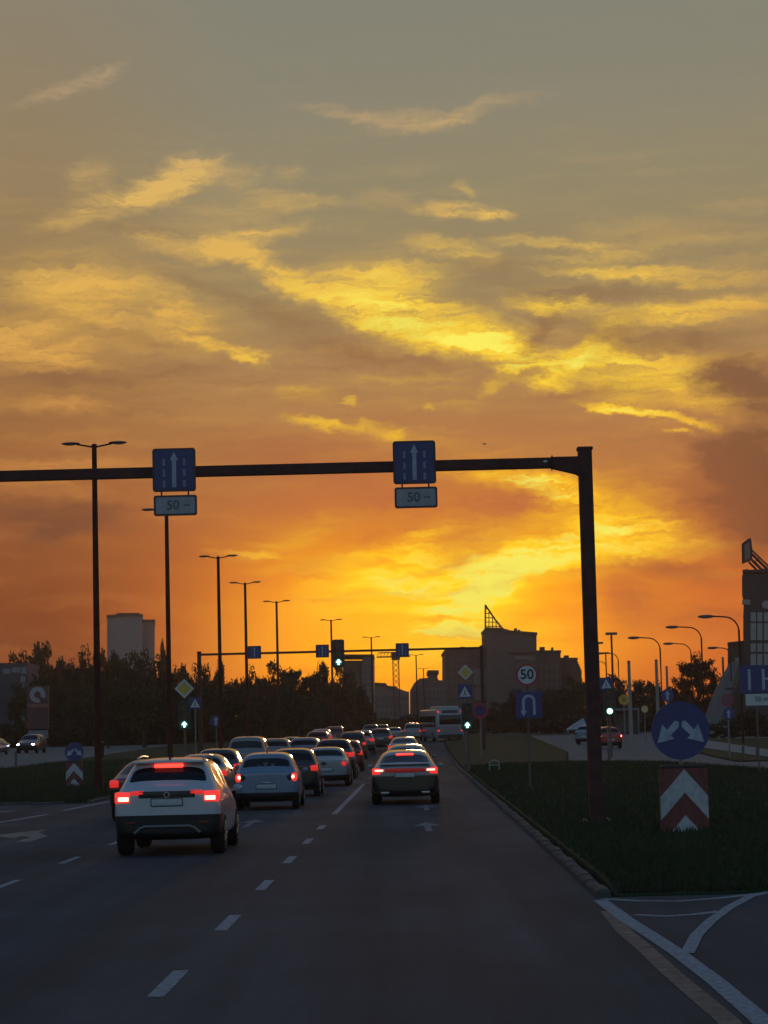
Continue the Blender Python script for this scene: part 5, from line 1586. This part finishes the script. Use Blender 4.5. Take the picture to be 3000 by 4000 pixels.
for x in (-46 * k, 46 * k): MB().box(x - .05, x + .05, 0, 1.9, -.05, zz(2828) - .1).build('side_post', GREYP, t)
MB().box(-30 * k, 20 * k, 1.2, 1.6, .42, .48).build('bench', GREYP, t)

# ================================================================== trees
LEAF = [mat('foliage dark', (0.026, 0.030, 0.014), .75, noise=.5, scale=.6, spec=.2), mat('foliage mid', (0.034, 0.036, 0.018), .75, noise=.5, scale=.6, spec=.2),
        mat('foliage brownish', (0.058, 0.038, 0.024), .75, noise=.5, scale=.6, spec=.2)]
BARK = mat('bark', (0.035, 0.027, 0.022), .9, noise=.4, scale=6)

def crown_mesh(seed, n_cl, per, leaf, squash=1.0, shape='round'):
    """unit crown (radius about 1) of leaf sprays gathered in clumps with gaps between"""
    r = np.random.default_rng(seed)
    c = []
    while len(c) < n_cl:
        p = r.normal(size=3); p /= np.linalg.norm(p)
        p *= r.random() ** .4
        if p[2] < -.55: continue
        if shape == 'cone': p[:2] *= (1.0 - .75 * (p[2] + 1) / 2) * 1.1
        c.append(p * (0.78 + .3 * r.random()))
    c = np.array(c); sz = .14 + .18 * r.random(n_cl)
    idx = np.repeat(np.arange(n_cl), per)
    off = r.normal(size=(n_cl * per, 3)); off /= np.linalg.norm(off, axis=1)[:, None]
    off *= (r.random(n_cl * per) ** .5)[:, None]
    pos = c[idx] + off * sz[idx][:, None] * np.array([1.15, 1.15, .8])
    n = len(pos)
    u = r.normal(size=(n, 3)); u /= np.linalg.norm(u, axis=1)[:, None]
    w = np.cross(u, r.normal(size=(n, 3))); w /= np.linalg.norm(w, axis=1)[:, None]
    s = leaf * (.6 + .8 * r.random(n))[:, None]
    V = np.stack([pos - u * s, pos + w * s * .45, pos + u * s, pos - w * s * .45], 1).reshape(-1, 3)
    V[:, 2] *= squash; V *= 1 + .10 * np.sin(V[:, :1] * 5 + seed) * np.cos(V[:, 1:2] * 4)
    me = bpy.data.meshes.new('crown')
    me.from_pydata(V.tolist(), [], np.arange(4 * n).reshape(-1, 4).tolist())
    return me, c
CROWNS = [crown_mesh(11 + i, 50, 105, .064, sq, sh_) for i, (sq, sh_) in enumerate(((1.0, 'round'), (.9, 'round'), (1.1, 'round'), (1.5, 'cone'), (.8, 'round')))]
TRUNKS = []
for i, (me, c) in enumerate(CROWNS):
    b = MB(); r = random.Random(i)
    b.tube([(0, 0, -2.2), (r.uniform(-.04, .04), .02, -1.0), (r.uniform(-.06, .06), 0, .1), (0, 0, .6)], [.085, .065, .045, .015], 8)
    for q in c[::5]:
        b.tube([(0, 0, r.uniform(-.9, .1)), (q[0] * .5, q[1] * .5, q[2] * .4 - .1), (q[0], q[1], q[2])], [.03, .02, .006], 5)
    TRUNKS.append(b.mesh('trunk'))

def tree(px, top, Y, wpx, kind, leaf, label, group, name='tree', low=None):
    p = at(px, top, Y); z0 = gz(Y); H = p.z - z0; R = wpx * Y / FOC / 2
    me, _ = CROWNS[kind]
    sq = (1.0, .9, 1.1, 1.5, .8)[kind]
    # crown height scales so that its lower edge sits a little above the ground
    base = .18 * H if low is None else low * H
    rz = (H - base) / (1.0 + .55) / sq
    x = p.x
    t = thing(name, label, 'tree', (x, Y, z0), 0, group)
    cz = H - rz * sq * 1.02
    cr = link('crown', me, None, t, (0, 0, cz)); cr.scale = (R, R, rz)
    if not me.materials: me.materials.append(LEAF[leaf])
    cr.material_slots[0].link = 'OBJECT'; cr.material_slots[0].material = LEAF[leaf]
    cr.rotation_euler = (0, 0, (px * .37) % 6.28)
    tr = link('trunk', TRUNKS[kind], BARK, t, (0, 0, cz)); tr.scale = (max(R, 1.2), max(R, 1.2), max(cz + .3, .5) / 2.2)
    return t
GL = 'dark trees along the left of the road'
left = [(-30, 2570, 320, 200, 0, 'dark tree cut by the left edge above the shop'), (70, 2540, 330, 170, 1, 'loose-topped tree behind the shop pilaster'), (165, 2505, 340, 190, 2, 'tallest ragged tree over the red totem'),
        (255, 2520, 335, 150, 0, 'ragged tree right of the red totem'), (330, 2545, 300, 160, 4, 'tree left of the tallest lamp post'), (395, 2528, 300, 130, 2, 'tree right behind the tallest lamp post'),
        (475, 2494, 270, 190, 0, 'big dark tree in front of the tower block'), (545, 2535, 265, 170, 1, 'dark tree at the right foot of the tower block'), (638, 2500, 310, 70, 3, 'narrow pointed tree right of the tower block'),
        (620, 2580, 260, 190, 4, 'low wide tree left of the second lamp'), (705, 2548, 290, 120, 0, 'tree behind the yellow diamond sign'), (790, 2590, 250, 170, 1, 'low tree under the left end of the far gantry'),
        (850, 2572, 300, 90, 2, 'tree behind the third lamp post'), (905, 2612, 290, 110, 0, 'small tree between the third and fourth lamps'), (985, 2620, 290, 140, 4, 'low tree at the left slope of the dark wood'),
        (1075, 2582, 285, 170, 1, 'domed dark tree under the leftmost far sign'), (1165, 2570, 280, 200, 0, 'domed dark tree under the far gantry middle'), (1240, 2582, 285, 150, 2, 'dark tree below the second far sign'),
        (1330, 2592, 290, 130, 1, 'dark tree below the hanging green light'), (1385, 2622, 300, 90, 0, 'dark tree touching the grey flat-roofed building'), (1420, 2690, 310, 70, 4, 'small dark tree at the right end of the wood'),
        (150, 2640, 290, 230, 4, 'low dark tree around the red totem foot'), (420, 2650, 230, 200, 1, 'low dark bushy tree left of the green light'), (560, 2640, 225, 230, 0, 'low dark bushy tree behind the crossover'), (900, 2680, 245, 220, 4, 'low bushy tree right of the left green light'), (1010, 2690, 250, 180, 2, 'low bushy tree above the pale van'), (1140, 2690, 255, 220, 0, 'low bushy tree above the distant left lane')]
for px, top, Y, w, kd, lb in left:
    tree(px, top, Y, w, kd, 0 if px < 1000 else (2 if kd == 1 else 1), lb, GL)
GR = 'trees on the right behind the side road'
right = [(2722, 2558, 280, 150, 4, 'round tree with a flat top crossed by a lamp post', .5), (2320, 2622, 330, 130, 0, 'low brownish tree right behind the gantry post', None), (2400, 2632, 330, 150, 1, 'low brownish tree under the T-shaped lamp', None),
         (2480, 2655, 320, 130, 2, 'low tree by the amber sign pole', None), (2560, 2628, 310, 150, 0, 'low tree at the foot of the lone curved-arm lamp', None), (2650, 2640, 300, 120, 1, 'low tree just left of the round one', None),
         (2800, 2640, 300, 130, 2, 'low tree between the round one and the stadium', None), (2745, 2690, 260, 150, 0, 'dark bushy tree under the round one', None), (2230, 2640, 340, 150, 1, 'brownish tree at the right end of the brown building', None),
         (2130, 2665, 340, 170, 0, 'brownish tree behind the U-turn panel', None), (2030, 2690, 345, 160, 2, 'brownish tree below the 50 sign', None), (1940, 2740, 350, 130, 1, 'low tree right of the bus', None)]
for px, top, Y, w, kd, lb, low in right:
    tree(px, top, Y, w, kd, 2, lb, GR, low=low)
for px, top, Y, w, kd, lb in ((2930, 2775, 200, 200, 4, 'dark bush below the wide blue sign'), (2830, 2815, 190, 130, 1, 'dark bush at the foot of the sloping white wall'), (3010, 2790, 195, 170, 0, 'dark bush at the right edge')):
    tree(px, top, Y, w, kd, 1, lb, 'dark bushes below the stadium', name='bush', low=.02)

# undergrowth and hedges far off that read as one dark mass
def hedge(name, spans, leafm, seed):
    r = np.random.default_rng(seed); V = []
    for x0, x1, Y, h, n in spans:
        X = x0 + (x1 - x0) * r.random(n); yy = Y + r.random(n) * 5
        top = h * (.75 + .25 * np.sin(X * .9 + seed) * np.sin(X * .37)) 
        Z = gz(Y) + top * r.random(n) ** .7
        c = np.stack([X, yy, Z], 1)
        u = r.normal(size=(n, 3)); u /= np.linalg.norm(u, axis=1)[:, None]
        w = np.cross(u, r.normal(size=(n, 3))); w /= np.linalg.norm(w, axis=1)[:, None]
        s = (.28 + .3 * r.random(n))[:, None]
        V.append(np.stack([c - u * s, c + w * s * .5, c + u * s, c - w * s * .5], 1).reshape(-1, 3))
    V = np.concatenate(V)
    me = bpy.data.meshes.new(name); me.from_pydata(V.tolist(), [], np.arange(len(V)).reshape(-1, 4).tolist())
    return tag(link(name, me, leafm), kind='stuff')
hedge('undergrowth', [(-72, -26, 348, 8.0, 16000), (-60, -16, 262, 3.0, 8000), (-30, -2, 332, 5.5, 9000)], LEAF[0], 3)
hedge('hedge', [(-4, 14, 360, 3.2, 4000), (14, 48, 345, 4.2, 7000), (20, 60, 300, 2.6, 6000)], LEAF[2], 5)

# ================================================================== evening haze
HAZE_D = 0.0002
hz = MB().box(-420, 420, -40, 900, -1.2, 40).build('haze', None)
m = bpy.data.materials.new('evening haze'); m.use_nodes = True
nt = m.node_tree; nt.nodes.clear()
v = nt.nodes.new('ShaderNodeVolumePrincipled'); o = nt.nodes.new('ShaderNodeOutputMaterial')
v.inputs['Color'].default_value = (0.90, 0.78, 0.68, 1); v.inputs['Density'].default_value = HAZE_D; v.inputs['Anisotropy'].default_value = 0.7
nt.links.new(v.outputs[0], o.inputs['Volume'])
hz.data.materials.append(m)
tag(hz, kind='stuff')
